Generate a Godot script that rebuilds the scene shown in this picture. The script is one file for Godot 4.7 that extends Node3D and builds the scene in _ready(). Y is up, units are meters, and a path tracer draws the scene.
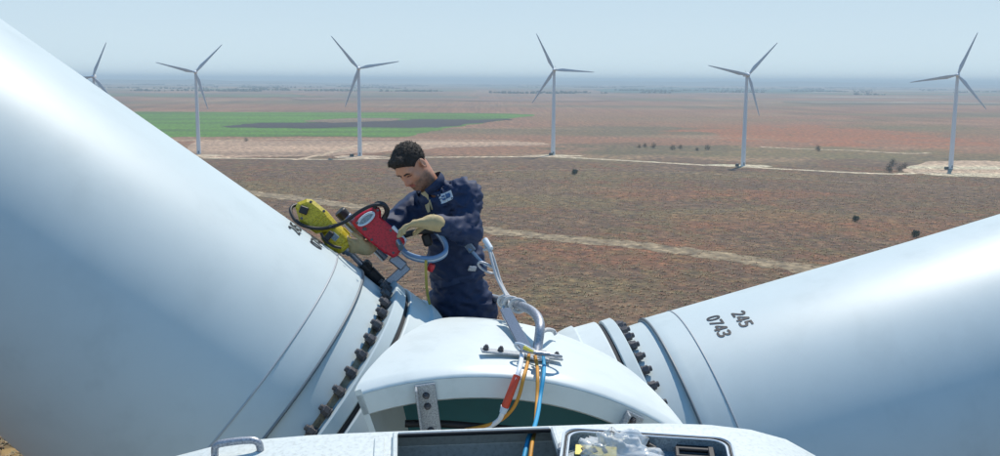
extends Node3D

# ---------------------------------------------------------------- state
var M := {}
var RT := Transform3D()          # frame of the turbine head: x across, y up, z back along the shaft
var taken := {}
var noise := FastNoiseLite.new()
var noise2 := FastNoiseLite.new()
const R0 := 1.285                # blade flange to shaft
const RB := 0.914                # bolt circle

func _ready() -> void:
	# camera
	var cam := Camera3D.new()
	cam.name = "camera"
	cam.transform = Transform3D(Basis(Vector3(1, 0, 0), -atan(148.0 / 970.0)) * Basis(Vector3(0, 0, 1), 0.006), Vector3(0, 76, 0))
	cam.fov = rad_to_deg(2.0 * atan(228.0 / 970.0))
	cam.near = 0.1
	cam.far = 120000.0
	add_child(cam)
	cam.current = true
	# sky
	var we := WorldEnvironment.new()
	we.name = "environment"
	var env := Environment.new()
	var sm := ProceduralSkyMaterial.new()
	sm.sky_top_color = Color(0.25, 0.51, 0.74)
	sm.sky_horizon_color = Color(0.775, 0.845, 0.875)
	sm.sky_curve = 0.25
	sm.sky_energy_multiplier = 1.0
	sm.ground_bottom_color = Color(0.34, 0.28, 0.24)
	sm.ground_horizon_color = Color(0.74, 0.80, 0.85)
	sm.sun_angle_max = 6.0
	var sky := Sky.new()
	sky.sky_material = sm
	env.background_mode = Environment.BG_SKY
	env.sky = sky
	env.background_energy_multiplier = 1.0
	env.tonemap_mode = Environment.TONE_MAPPER_LINEAR
	env.tonemap_exposure = 1.25
	env.sdfgi_enabled = true
	env.ssao_enabled = true
	env.ssil_enabled = true
	env.fog_enabled = true
	env.fog_density = 0.00013
	env.fog_light_color = Color(0.88, 0.96, 1.0)
	we.environment = env
	add_child(we)
	# sun
	var sun := DirectionalLight3D.new()
	sun.name = "sun"
	sun.light_energy = 1.25
	sun.light_color = Color(1.0, 0.965, 0.91)
	sun.light_angular_distance = 0.5
	sun.shadow_enabled = true
	add_child(sun)
	sun.look_at_from_position(Vector3(0, 300, 0), Vector3(0, 300, 0) - Vector3(0.22, 0.87, -0.45), Vector3(0, 0, -1))

	RT = Transform3D(Basis(Vector3(0.995, 0.006, -0.099), Vector3(0.004, 0.995, 0.103), Vector3(0.099, -0.103, 0.990)).orthonormalized(), Vector3(-0.247, 73.379, -5.100))
	noise.seed = 7
	noise.frequency = 1.0
	noise.fractal_octaves = 4
	noise2.seed = 31
	noise2.frequency = 1.0
	noise2.fractal_octaves = 2
	materials()
	build_ground()
	build_fields()
	build_far_country()
	build_turbines()
	build_nacelle()
	build_hub()
	build_blades()
	build_worker()
	build_tools()
	build_rigging()
	build_case()
	build_scrub()

# ---------------------------------------------------------------- helpers
func lin(r: float, g: float, b: float) -> Color:
	return Color(r, g, b).linear_to_srgb()

func mat(r: float, g: float, b: float, rough := 0.6, metal := 0.0) -> StandardMaterial3D:
	var m := StandardMaterial3D.new()
	m.albedo_color = lin(r, g, b)
	m.roughness = rough
	m.metallic = metal
	return m

func noise_tex(sz: int, freq: float, oct: int, lo: Color, mid: Color, hi: Color, sd: int, kind := FastNoiseLite.TYPE_SIMPLEX_SMOOTH) -> ImageTexture:
	var n := FastNoiseLite.new()
	n.noise_type = kind
	n.seed = sd
	n.frequency = freq
	n.fractal_octaves = oct
	n.fractal_gain = 0.62
	var src := n.get_seamless_image(sz, sz)
	src.convert(Image.FORMAT_L8)
	var data := src.get_data()
	var lut := PackedByteArray()
	lut.resize(256 * 3)
	for i in 256:
		var t := i / 255.0
		var c := lo.lerp(mid, smoothstep(0.12, 0.5, t)) if t < 0.5 else mid.lerp(hi, smoothstep(0.5, 0.88, t))
		lut[i * 3] = int(c.r * 255.0)
		lut[i * 3 + 1] = int(c.g * 255.0)
		lut[i * 3 + 2] = int(c.b * 255.0)
	var out := PackedByteArray()
	out.resize(data.size() * 3)
	for i in data.size():
		var k := data[i] * 3
		var o := i * 3
		out[o] = lut[k]
		out[o + 1] = lut[k + 1]
		out[o + 2] = lut[k + 2]
	return ImageTexture.create_from_image(Image.create_from_data(sz, sz, false, Image.FORMAT_RGB8, out))

func tri(m: StandardMaterial3D, tex: Texture2D, per_metre: float, world := false) -> StandardMaterial3D:
	m.albedo_texture = tex
	m.uv1_triplanar = true
	m.uv1_world_triplanar = world
	m.uv1_scale = Vector3.ONE * per_metre
	return m

func materials() -> void:
	var dirt := noise_tex(512, 0.012, 6, Color(0.945, 0.95, 0.95), Color(0.985, 0.988, 0.988), Color(1, 1, 1), 3)
	var grain := noise_tex(2048, 0.010, 8, Color(0.46, 0.44, 0.42), Color(0.68, 0.66, 0.63), Color(0.94, 0.91, 0.87), 11)
	var cloth := noise_tex(512, 0.06, 5, Color(0.6, 0.6, 0.62), Color(0.85, 0.85, 0.86), Color(1, 1, 1), 5)
	var worn := noise_tex(512, 0.03, 6, Color(0.62, 0.60, 0.58), Color(0.96, 0.96, 0.95), Color(1, 1, 1), 13)
	var greasy := noise_tex(512, 0.02, 6, Color(0.24, 0.20, 0.15), Color(0.72, 0.66, 0.55), Color(0.98, 0.96, 0.92), 17)
	M.greasy = tri(mat(0.50, 0.47, 0.42, 0.5), greasy, 1.4)
	M.white = tri(mat(0.51, 0.585, 0.60, 0.46), dirt, 0.35)
	M.white.metallic_specular = 0.4
	M.cover = tri(mat(0.615, 0.672, 0.668, 0.42), dirt, 0.6)
	M.roof = tri(mat(0.60, 0.655, 0.655, 0.5), noise_tex(512, 0.03, 6, Color(0.88, 0.88, 0.87), Color(0.965, 0.965, 0.96), Color(1, 1, 1), 9), 2.5)
	M.seal = mat(0.012, 0.013, 0.016, 0.6)
	M.line = mat(0.16, 0.19, 0.21, 0.5)
	M.edge = mat(0.36, 0.39, 0.41, 0.5)
	M.strap = mat(0.42, 0.34, 0.07, 0.7)
	M.bolt = tri(mat(0.13, 0.125, 0.13, 0.5, 0.3), cloth, 6.0)
	M.print = mat(0.012, 0.014, 0.02, 0.5)
	M.teal = tri(mat(0.010, 0.115, 0.130, 0.55), dirt, 0.8)
	M.galv = tri(mat(0.50, 0.53, 0.54, 0.45, 0.3), cloth, 4.0)
	M.alu = tri(mat(0.50, 0.53, 0.57, 0.48, 0.7), cloth, 3.0)
	M.steel = tri(mat(0.34, 0.38, 0.44, 0.32, 0.8), cloth, 5.0)
	M.black = mat(0.012, 0.012, 0.014, 0.55)
	M.rubber = mat(0.015, 0.015, 0.017, 0.5)
	M.yellow = tri(mat(0.58, 0.46, 0.02, 0.42), worn, 5.0)
	M.red = tri(mat(0.58, 0.015, 0.03, 0.35), worn, 4.0)
	M.hose = mat(0.12, 0.22, 0.38, 0.45)
	M.hosewhite = mat(0.48, 0.56, 0.64, 0.4)
	M.navy = tri(mat(0.007, 0.027, 0.092, 0.70), cloth, 9.0)
	M.belt = mat(0.012, 0.03, 0.085, 0.7)
	M.web = mat(0.05, 0.13, 0.30, 0.7)
	M.skin = mat(1, 1, 1, 0.5)
	M.skin.vertex_color_use_as_albedo = true
	M.hair = tri(mat(0.030, 0.024, 0.020, 0.85), cloth, 40.0)
	M.glove = tri(mat(0.60, 0.47, 0.24, 0.75), cloth, 14.0)
	M.glovedark = mat(0.06, 0.055, 0.05, 0.8)
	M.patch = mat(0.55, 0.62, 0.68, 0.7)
	M.shirt = mat(0.42, 0.36, 0.22, 0.8)
	M.rope = tri(mat(0.66, 0.68, 0.68, 0.8), cloth, 30.0)
	M.orange = mat(0.55, 0.25, 0.03, 0.6)
	M.cyan = mat(0.02, 0.28, 0.50, 0.6)
	M.redtube = mat(0.62, 0.06, 0.02, 0.4)
	M.clear = mat(0.72, 0.76, 0.80, 0.35)
	M.boot = mat(0.05, 0.035, 0.025, 0.7)
	M.casegrey = tri(mat(0.31, 0.39, 0.43, 0.55), cloth, 3.0)
	M.sticker = mat(0.70, 0.58, 0.08, 0.5)
	M.tower = mat(0.70, 0.71, 0.72, 0.45)
	M.farblade = mat(0.56, 0.58, 0.60, 0.45)
	M.box = mat(0.06, 0.075, 0.07, 0.6)
	M.ground = tri(mat(1, 1, 1, 0.95), grain, 1.0 / 170.0, true)
	M.ground.vertex_color_use_as_albedo = true
	M.leaf = mat(1, 1, 1, 0.8)
	M.leaf.vertex_color_use_as_albedo = true
	M.bark = mat(0.08, 0.06, 0.045, 0.9)
	M.bag = mat(0.80, 0.84, 0.86, 0.12)
	M.bag.transparency = BaseMaterial3D.TRANSPARENCY_ALPHA
	M.bag.albedo_color.a = 0.45

func numbered(n: String) -> String:
	if not taken.has(n):
		taken[n] = 0
		return n
	taken[n] += 1
	return "%s_%03d" % [n, taken[n]]

func tag(o: Node3D, label: String, category: String, group := "", kind := "") -> void:
	if label != "":
		o.set_meta("label", label)
	if category != "":
		o.set_meta("category", category)
	if group != "":
		o.set_meta("group", group)
	if kind != "":
		o.set_meta("kind", kind)

func thing(called: String, xf: Transform3D, label: String, category: String, group := "") -> Node3D:
	var o := Node3D.new()
	o.name = numbered(called)
	o.transform = xf
	add_child(o)
	tag(o, label, category, group)
	return o

func part(called: String, mesh: Mesh, m: Material, parent: Node, xf := Transform3D()) -> MeshInstance3D:
	var o := MeshInstance3D.new()
	o.name = called
	o.mesh = mesh
	o.material_override = m
	o.transform = xf
	parent.add_child(o, true)
	return o

func setting(called: String, mesh: Mesh, m: Material, label: String, kind := "structure") -> MeshInstance3D:
	var o := part(numbered(called), mesh, m, self)
	tag(o, label, "", "", kind)
	return o

class MB:
	var v := PackedVector3Array()
	var n := PackedVector3Array()
	var c := PackedColorArray()
	var idx := PackedInt32Array()
	var col := Color(1, 1, 1)
	var use_col := false
	func vert(p: Vector3, nn: Vector3) -> int:
		v.append(p)
		n.append(nn)
		if use_col:
			c.append(col)
		return v.size() - 1
	func tri(a: int, b: int, d: int) -> void:
		idx.append(a)
		idx.append(b)
		idx.append(d)
	func quad(a: int, b: int, d: int, e: int) -> void:
		tri(a, b, d)
		tri(a, d, e)
	func face(pts: Array, away := Vector3.INF) -> void:
		# flat polygon; away = a point the face should look away from
		var nn: Vector3 = (pts[1] - pts[0]).cross(pts[2] - pts[0])
		if nn.length_squared() < 1e-14 and pts.size() > 3:
			nn = (pts[2] - pts[0]).cross(pts[3] - pts[0])
		nn = nn.normalized()
		var q := pts.duplicate()
		if away != Vector3.INF:
			var ce := Vector3.ZERO
			for p in pts:
				ce += p
			ce /= pts.size()
			if nn.dot(ce - away) < 0:
				nn = -nn
				q.reverse()
		q.reverse()
		var i0 := vert(q[0], nn)
		for k in range(1, q.size()):
			vert(q[k], nn)
		for k in range(1, q.size() - 1):
			tri(i0, i0 + k, i0 + k + 1)
	func add(o: MB, xf := Transform3D()) -> void:
		var base := v.size()
		for k in o.v.size():
			v.append(xf * o.v[k])
			n.append((xf.basis * o.n[k]).normalized())
			if use_col:
				c.append(o.c[k] if o.use_col else col)
		for k in o.idx:
			idx.append(base + k)
	func mesh() -> ArrayMesh:
		var a := []
		a.resize(Mesh.ARRAY_MAX)
		# front faces run clockwise and agree with the normals
		for k in range(0, idx.size(), 3):
			var i0 := idx[k]
			var i1 := idx[k + 1]
			var i2 := idx[k + 2]
			if (v[i2] - v[i0]).cross(v[i1] - v[i0]).dot(n[i0] + n[i1] + n[i2]) < 0.0:
				idx[k + 1] = i2
				idx[k + 2] = i1
		a[Mesh.ARRAY_VERTEX] = v
		a[Mesh.ARRAY_NORMAL] = n
		if use_col:
			a[Mesh.ARRAY_COLOR] = c
		a[Mesh.ARRAY_INDEX] = idx
		var m := ArrayMesh.new()
		m.add_surface_from_arrays(Mesh.PRIMITIVE_TRIANGLES, a)
		return m

func surf(mb: MB, nu: int, nv: int, f: Callable, wrap := false, away := Vector3.INF, skip = null) -> MB:
	# smooth sheet of nu x nv points f(i, j); v may close on itself
	var p: Array[Vector3] = []
	for i in nu:
		for j in nv:
			p.append(f.call(i, j))
	var base := mb.v.size()
	var flips := 0.0
	var ns: Array[Vector3] = []
	for i in nu:
		for j in nv:
			var i0 := maxi(i - 1, 0)
			var i1 := mini(i + 1, nu - 1)
			var j0 := (j - 1 + nv) % nv if wrap else maxi(j - 1, 0)
			var j1 := (j + 1) % nv if wrap else mini(j + 1, nv - 1)
			var nn := (p[i1 * nv + j] - p[i0 * nv + j]).cross(p[i * nv + j1] - p[i * nv + j0]).normalized()
			ns.append(nn)
			if away != Vector3.INF:
				flips += signf(nn.dot(p[i * nv + j] - away))
	var sg := -1.0 if flips < 0 else 1.0
	for k in p.size():
		mb.vert(p[k], ns[k] * sg)
	for i in nu - 1:
		for j in (nv if wrap else nv - 1):
			if skip != null and skip.call(i, j):
				continue
			var j1 := (j + 1) % nv
			var a := base + i * nv + j
			var b := base + (i + 1) * nv + j
			var c := base + (i + 1) * nv + j1
			var d := base + i * nv + j1
			if sg > 0:
				mb.quad(a, d, c, b)
			else:
				mb.quad(a, b, c, d)
	return mb

func lathe(mb: MB, profile: Array, segs: int, xf := Transform3D(), a0 := 0.0, a1 := TAU) -> MB:
	# profile of Vector2(radius, height) turned about y, crisp between its points
	for k in profile.size() - 1:
		var p0: Vector2 = profile[k]
		var p1: Vector2 = profile[k + 1]
		var d := (p1 - p0).normalized()
		var base := mb.v.size()
		for s in segs + 1:
			var t := lerpf(a0, a1, float(s) / segs)
			var e := Vector3(cos(t), 0, sin(t))
			var nn := (xf.basis * (e * d.y - Vector3(0, 1, 0) * d.x)).normalized()
			mb.vert(xf * (e * p0.x + Vector3(0, p0.y, 0)), nn)
			mb.vert(xf * (e * p1.x + Vector3(0, p1.y, 0)), nn)
		for s in segs:
			var b := base + s * 2
			mb.quad(b, b + 1, b + 3, b + 2)
	return mb

func rbox(mb: MB, size: Vector3, r: float, xf := Transform3D()) -> MB:
	var h := size * 0.5
	r = minf(r, minf(h.x, minf(h.y, h.z)) * 0.95)
	var sg := [-1.0, 1.0]
	var o := xf.origin
	var V := func(sx: float, sy: float, sz: float, ax: int) -> Vector3:
		var q := Vector3(sx * (h.x - r), sy * (h.y - r), sz * (h.z - r))
		if ax == 0: q.x = sx * h.x
		elif ax == 1: q.y = sy * h.y
		else: q.z = sz * h.z
		return xf * q
	for s in sg:
		mb.face([V.call(s, -1.0, -1.0, 0), V.call(s, 1.0, -1.0, 0), V.call(s, 1.0, 1.0, 0), V.call(s, -1.0, 1.0, 0)], o)
		mb.face([V.call(-1.0, s, -1.0, 1), V.call(1.0, s, -1.0, 1), V.call(1.0, s, 1.0, 1), V.call(-1.0, s, 1.0, 1)], o)
		mb.face([V.call(-1.0, -1.0, s, 2), V.call(1.0, -1.0, s, 2), V.call(1.0, 1.0, s, 2), V.call(-1.0, 1.0, s, 2)], o)
		for t in sg:
			mb.face([V.call(s, t, -1.0, 0), V.call(s, t, 1.0, 0), V.call(s, t, 1.0, 1), V.call(s, t, -1.0, 1)], o)
			mb.face([V.call(s, -1.0, t, 0), V.call(s, 1.0, t, 0), V.call(s, 1.0, t, 2), V.call(s, -1.0, t, 2)], o)
			mb.face([V.call(-1.0, s, t, 1), V.call(1.0, s, t, 1), V.call(1.0, s, t, 2), V.call(-1.0, s, t, 2)], o)
			for w in sg:
				mb.face([V.call(s, t, w, 0), V.call(s, t, w, 1), V.call(s, t, w, 2)], o)
	return mb

func inset(poly: PackedVector2Array, d: float) -> PackedVector2Array:
	var out := PackedVector2Array()
	var area := 0.0
	var n := poly.size()
	for i in n:
		area += poly[i].cross(poly[(i + 1) % n])
	var s := 1.0 if area > 0 else -1.0
	for i in n:
		var a := (poly[i] - poly[(i - 1 + n) % n]).normalized()
		var b := (poly[(i + 1) % n] - poly[i]).normalized()
		var na := Vector2(-a.y, a.x) * s
		var nb := Vector2(-b.y, b.x) * s
		var m := (na + nb)
		out.append(poly[i] + m * (d / maxf(0.3, 1.0 + na.dot(nb))))
	return out

func prism(mb: MB, poly: PackedVector2Array, depth: float, bev: float, xf := Transform3D()) -> MB:
	# outline in x, y; thickness along z, centred; chamfered rims
	var small := inset(poly, bev)
	var h := depth * 0.5
	var lay := [[small, h], [poly, h - bev], [poly, -h + bev], [small, -h]]
	var n := poly.size()
	var cen := Vector2.ZERO
	for q in poly:
		cen += q / n
	for k in 3:
		for i in n:
			var j := (i + 1) % n
			var A: Vector2 = lay[k][0][i]
			var B: Vector2 = lay[k][0][j]
			var C: Vector2 = lay[k + 1][0][j]
			var D: Vector2 = lay[k + 1][0][i]
			var e := poly[j] - poly[i]
			var outn := Vector2(e.y, -e.x).normalized()
			if Geometry2D.is_polygon_clockwise(poly):
				outn = -outn
			var mid := xf * Vector3((poly[i].x + poly[j].x) * 0.5 - outn.x, (poly[i].y + poly[j].y) * 0.5 - outn.y, 0)
			mb.face([xf * Vector3(A.x, A.y, lay[k][1]), xf * Vector3(B.x, B.y, lay[k][1]), xf * Vector3(C.x, C.y, lay[k + 1][1]), xf * Vector3(D.x, D.y, lay[k + 1][1])], mid)
	var t := Geometry2D.triangulate_polygon(small)
	for s in [1.0, -1.0]:
		for k in range(0, t.size(), 3):
			var pts := []
			for q in 3:
				var w: Vector2 = small[t[k + q]]
				pts.append(xf * Vector3(w.x, w.y, h * s))
			mb.face(pts, xf * Vector3(cen.x, cen.y, -s * 10.0))
	return mb

func smooth_path(pts: Array, steps: int, closed := false) -> Array:
	var out := []
	var n := pts.size()
	for i in (n if closed else n - 1):
		var p0: Vector3 = pts[(i - 1 + n) % n] if closed or i > 0 else pts[0] * 2.0 - pts[1]
		var p1: Vector3 = pts[i]
		var p2: Vector3 = pts[(i + 1) % n]
		var p3: Vector3 = pts[(i + 2) % n] if closed or i + 2 < n else pts[n - 1] * 2.0 - pts[n - 2]
		for s in steps:
			out.append(p1.cubic_interpolate(p2, p0, p3, float(s) / steps))
	if not closed:
		out.append(pts[n - 1])
	return out

func tube(mb: MB, pts: Array, r0: float, r1 := -1.0, segs := 8, closed := false) -> MB:
	if r1 < 0:
		r1 = r0
	var n := pts.size()
	var up := Vector3.ZERO
	var base := mb.v.size()
	for i in n:
		var a: Vector3 = pts[(i - 1 + n) % n] if closed or i > 0 else pts[0]
		var b: Vector3 = pts[(i + 1) % n] if closed or i < n - 1 else pts[n - 1]
		var t := (b - a).normalized()
		if up == Vector3.ZERO:
			up = t.cross(Vector3(0.31, 0.87, 0.38)).normalized()
		up = (up - t * up.dot(t)).normalized()
		var w := t.cross(up)
		var r := lerpf(r0, r1, float(i) / (n - 1))
		for s in segs:
			var q := TAU * s / segs
			var e := up * cos(q) + w * sin(q)
			mb.vert(pts[i] + e * r, e)
	for i in (n if closed else n - 1):
		for s in segs:
			var s1 := (s + 1) % segs
			var i1 := (i + 1) % n
			mb.quad(base + i * segs + s, base + i * segs + s1, base + i1 * segs + s1, base + i1 * segs + s)
	if not closed:
		for e in [0, n - 1]:
			var dirv: Vector3 = (pts[0] - pts[1]) if e == 0 else (pts[n - 1] - pts[n - 2])
			var c := mb.vert(pts[e], dirv.normalized())
			for s in segs:
				var a := mb.vert(mb.v[base + e * segs + s], dirv.normalized())
				var b := mb.vert(mb.v[base + e * segs + (s + 1) % segs], dirv.normalized())
				mb.tri(c, a, b)
	return mb

func frame(o: Vector3, y: Vector3, hint := Vector3(0, 0, 1)) -> Transform3D:
	# y along the given direction, z as near the hint as it can be
	y = y.normalized()
	var x := y.cross(hint).normalized()
	return Transform3D(Basis(x, y, x.cross(y)), o)

func hexnut(r: float, h: float) -> ArrayMesh:
	var mb := MB.new()
	var pts := PackedVector2Array()
	for k in 6:
		pts.append(Vector2(cos(TAU * k / 6.0), sin(TAU * k / 6.0)) * r)
	prism(mb, pts, h, h * 0.12, Transform3D(Basis(Vector3(1, 0, 0), PI * 0.5), Vector3.ZERO))
	lathe(mb, [Vector2(r * 0.62, h * 0.4), Vector2(r * 0.62, h * 0.85), Vector2(r * 0.5, h * 0.95), Vector2(0, h * 0.95)], 8)
	lathe(mb, [Vector2(0, -h * 0.6), Vector2(r * 1.18, -h * 0.6), Vector2(r * 1.18, -h * 0.42), Vector2(r * 0.8, -h * 0.42)], 10)
	return mb.mesh()

func blob_leaf(rng: RandomNumberGenerator, count: int, rad: Vector3, leaf: float, base: Color, spread: float) -> ArrayMesh:
	# a loose crown of many small two-faced leaves clustered round twig ends
	var mb := MB.new()
	mb.use_col = true
	var tips := []
	for k in maxi(6, count / 22):
		var d := Vector3(rng.randfn(), rng.randfn(), rng.randfn()).normalized() * pow(rng.randf(), 0.4)
		tips.append(Vector3(d.x * rad.x, d.y * rad.y, d.z * rad.z))
	for k in count:
		var p: Vector3 = tips[rng.randi() % tips.size()] + Vector3(rng.randfn(), rng.randfn(), rng.randfn()) * spread
		var u := Vector3(rng.randfn(), rng.randfn(), rng.randfn()).normalized()
		var w := u.cross(Vector3(rng.randfn(), rng.randfn(), rng.randfn())).normalized()
		var l := leaf * rng.randf_range(0.6, 1.4)
		mb.col = base
		mb.face([p - u * l, p - w * l * 0.45, p + u * l, p + w * l * 0.45])
	return mb.mesh()

# ---------------------------------------------------------------- the land
func steps(fine0: float, fine1: float, step: float, far: float) -> PackedFloat32Array:
	var out := PackedFloat32Array()
	var lowside := []
	var x := fine0
	var s := step
	while x > -far:
		s *= 1.13
		x -= s
		lowside.append(x)
	lowside.reverse()
	for q in lowside:
		out.append(q)
	x = fine0
	while x < fine1:
		out.append(x)
		x += step
	s = step
	while x < far:
		out.append(x)
		s *= 1.13
		x += s
	out.append(x)
	return out

# soft patches of other growth: centre x, centre z, half width, half depth, strength, colour
var patches := []

func soil(x: float, z: float) -> Color:
	var a := noise.get_noise_2d(x * 0.011, z * 0.006) * 1.3
	var b := noise.get_noise_2d(x * 0.05 + 90.0, z * 0.035)
	var c := noise2.get_noise_2d(x * 0.17 + 40.0, z * 0.12)
	var rust := Color(0.305, 0.150, 0.082)
	var brown := Color(0.178, 0.122, 0.088)
	var olive := Color(0.215, 0.190, 0.100)
	var tan_ := Color(0.330, 0.235, 0.150)
	var k := rust.lerp(brown, clampf(0.5 + a * 1.7 + b * 1.3, 0, 1))
	k = k.lerp(olive, clampf(0.05 - b * 2.4 - a * 1.2 + c * 0.8, 0, 0.85))
	k = k.lerp(tan_, clampf(b * 1.4 + a * 1.2 + c * 0.9 - 0.35, 0, 0.8))
	# paler pasture past the service road; distance haze put into its colour, borders ragged
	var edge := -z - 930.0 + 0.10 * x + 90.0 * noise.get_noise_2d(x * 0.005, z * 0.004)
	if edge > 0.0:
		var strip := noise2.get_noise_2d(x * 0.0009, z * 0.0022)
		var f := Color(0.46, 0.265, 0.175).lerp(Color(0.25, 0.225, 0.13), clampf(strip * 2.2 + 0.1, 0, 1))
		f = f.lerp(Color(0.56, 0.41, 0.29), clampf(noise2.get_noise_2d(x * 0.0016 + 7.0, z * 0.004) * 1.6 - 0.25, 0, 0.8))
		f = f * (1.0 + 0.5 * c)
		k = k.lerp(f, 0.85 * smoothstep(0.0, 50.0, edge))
	for q in patches:
		var dx: float = (x - q[0]) / q[2]
		var dz: float = (z - q[1]) / q[3]
		var d := dx * dx + dz * dz + noise.get_noise_2d(x * 0.012, z * 0.012) * 0.9
		if d < 1.0:
			k = k.lerp(q[5], q[4] * smoothstep(1.0, 0.35, d) * (0.75 + 0.5 * b))
	return Color(k.r * 1.04, k.g * 0.93, k.b * 0.79)

func add_patch(c: Vector3, hw: float, hd: float, s: float, col: Color) -> void:
	patches.append([c.x, c.z, hw, hd, s, col])

func build_ground() -> void:
	var olive := Color(0.27, 0.255, 0.125)
	var rust := Color(0.38, 0.17, 0.085)
	var straw := Color(0.36, 0.28, 0.17)
	add_patch(Vector3(287.333, 0.000, -1074.733), 260, 110, 1.0, olive)
	add_patch(Vector3(159.705, 0.000, -1111.611), 130, 120, 0.75, Color(0.15, 0.14, 0.085))
	add_patch(Vector3(472.940, 0.000, -1464.312), 230, 330, 1.0, Color(0.56, 0.22, 0.10))
	add_patch(Vector3(288.257, 0.000, -2018.333), 330, 420, 0.7, Color(0.40, 0.27, 0.16))
	add_patch(Vector3(726.776, 0.000, -1649.196), 160, 240, 0.6, olive)
	add_patch(Vector3(54.558, 0.000, -434.035), 60, 40, 0.6, rust)
	add_patch(Vector3(22.139, 0.000, -348.243), 40, 30, 0.6, olive)
	add_patch(Vector3(149.747, 0.000, -553.722), 90, 35, 0.6, olive)
	add_patch(Vector3(261.379, 0.000, -629.865), 110, 50, 0.7, Color(0.20, 0.14, 0.09))
	add_patch(Vector3(12.718, 0.000, -617.666), 90, 60, 0.6, olive)
	add_patch(Vector3(134.977, 0.000, -651.285), 110, 40, 0.6, rust)
	add_patch(Vector3(171.929, 0.000, -515.635), 80, 60, 0.5, rust)
	add_patch(Vector3(41.911, 0.000, -676.435), 60, 30, 0.5, straw)
	add_patch(Vector3(-281.117, 0.000, -1089.639), 150, 110, 0.6, straw)
	add_patch(Vector3(-87.263, 0.000, -1402.081), 170, 130, 0.5, straw)
	add_patch(Vector3(-138.427, 0.000, -666.783), 90, 60, 0.5, olive)
	add_patch(Vector3(-102.111, 0.000, -193.429), 60, 50, 0.7, Color(0.40, 0.32, 0.11))
	add_patch(Vector3(114.044, 0.000, -789.545), 200, 40, 0.5, olive)
	var xs := steps(-620.0, 620.0, 5.0, 52000.0)
	var zs := steps(-1450.0, -150.0, 5.0, 52000.0)
	var mb := MB.new()
	mb.use_col = true
	var nx := xs.size()
	var nz := zs.size()
	for i in nz:
		for j in nx:
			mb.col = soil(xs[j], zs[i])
			mb.vert(Vector3(xs[j], 0, zs[i]), Vector3.UP)
	for i in nz - 1:
		for j in nx - 1:
			var a := i * nx + j
			mb.quad(a, a + 1, a + nx + 1, a + nx)
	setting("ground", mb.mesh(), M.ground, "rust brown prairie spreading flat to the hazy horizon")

func ribbon(pts: Array, w0: float, w1: float, y: float, col: Color, jag := 0.25, stepm := 6) -> ArrayMesh:
	var path := smooth_path(pts, stepm)
	var mb := MB.new()
	mb.use_col = true
	var n := path.size()
	for i in n:
		var t: Vector3 = (path[mini(i + 1, n - 1)] - path[maxi(i - 1, 0)]).normalized()
		var side := Vector3(t.z, 0, -t.x)
		var w := lerpf(w0, w1, float(i) / (n - 1)) * 0.5
		for k in 5:
			var e := (k - 2) / 2.0
			var j := 1.0 + jag * noise.get_noise_2d(path[i].x * 0.06 + e * 30.0, path[i].z * 0.06)
			var p: Vector3 = path[i] + side * e * w * j
			p.y = y
			var sh := 1.0 + 0.35 * noise2.get_noise_2d(p.x * 0.12, p.z * 0.12)
			mb.col = Color(col.r * sh, col.g * sh, col.b * sh)
			mb.vert(p, Vector3.UP)
	for i in n - 1:
		for k in 4:
			var a := i * 5 + k
			mb.quad(a, a + 1, a + 6, a + 5)
	return mb.mesh()

func field_sheet(pts: Array, y: float, col: Color, cell: float) -> ArrayMesh:
	# a field with an uneven border, cut into cells so that its colour can vary
	var poly := PackedVector2Array()
	var path := smooth_path(pts, 5, true)
	for p in path:
		var q := Vector2(p.x, p.z)
		poly.append(q + Vector2(noise.get_noise_2d(q.x * 0.02, q.y * 0.02), noise.get_noise_2d(q.x * 0.02 + 50.0, q.y * 0.02)) * cell * 0.8)
	var bb := Rect2(poly[0], Vector2.ZERO)
	for p in poly:
		bb = bb.expand(p)
	var mb := MB.new()
	mb.use_col = true
	var cz := cell * 1.5
	for i in int(bb.size.x / cell) + 1:
		for j in int(bb.size.y / cz) + 1:
			var o := bb.position + Vector2(i * cell, j * cz)
			var cellp := PackedVector2Array([o, o + Vector2(cell, 0), o + Vector2(cell, cz), o + Vector2(0, cz)])
			for piece in Geometry2D.intersect_polygons(poly, cellp):
				var t := Geometry2D.triangulate_polygon(piece)
				var b := mb.v.size()
				for q in piece:
					var s := 1.0 + 0.5 * noise2.get_noise_2d(q.x * 0.002, q.y * 0.013) + 0.16 * noise.get_noise_2d(q.x * 0.02, q.y * 0.03)
					mb.col = Color(col.r * s, col.g * s, col.b * s)
					mb.vert(Vector3(q.x, y, q.y), Vector3.UP)
				for k in range(0, t.size(), 3):
					mb.tri(b + t[k], b + t[k + 1], b + t[k + 2])
	return mb.mesh()

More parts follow.
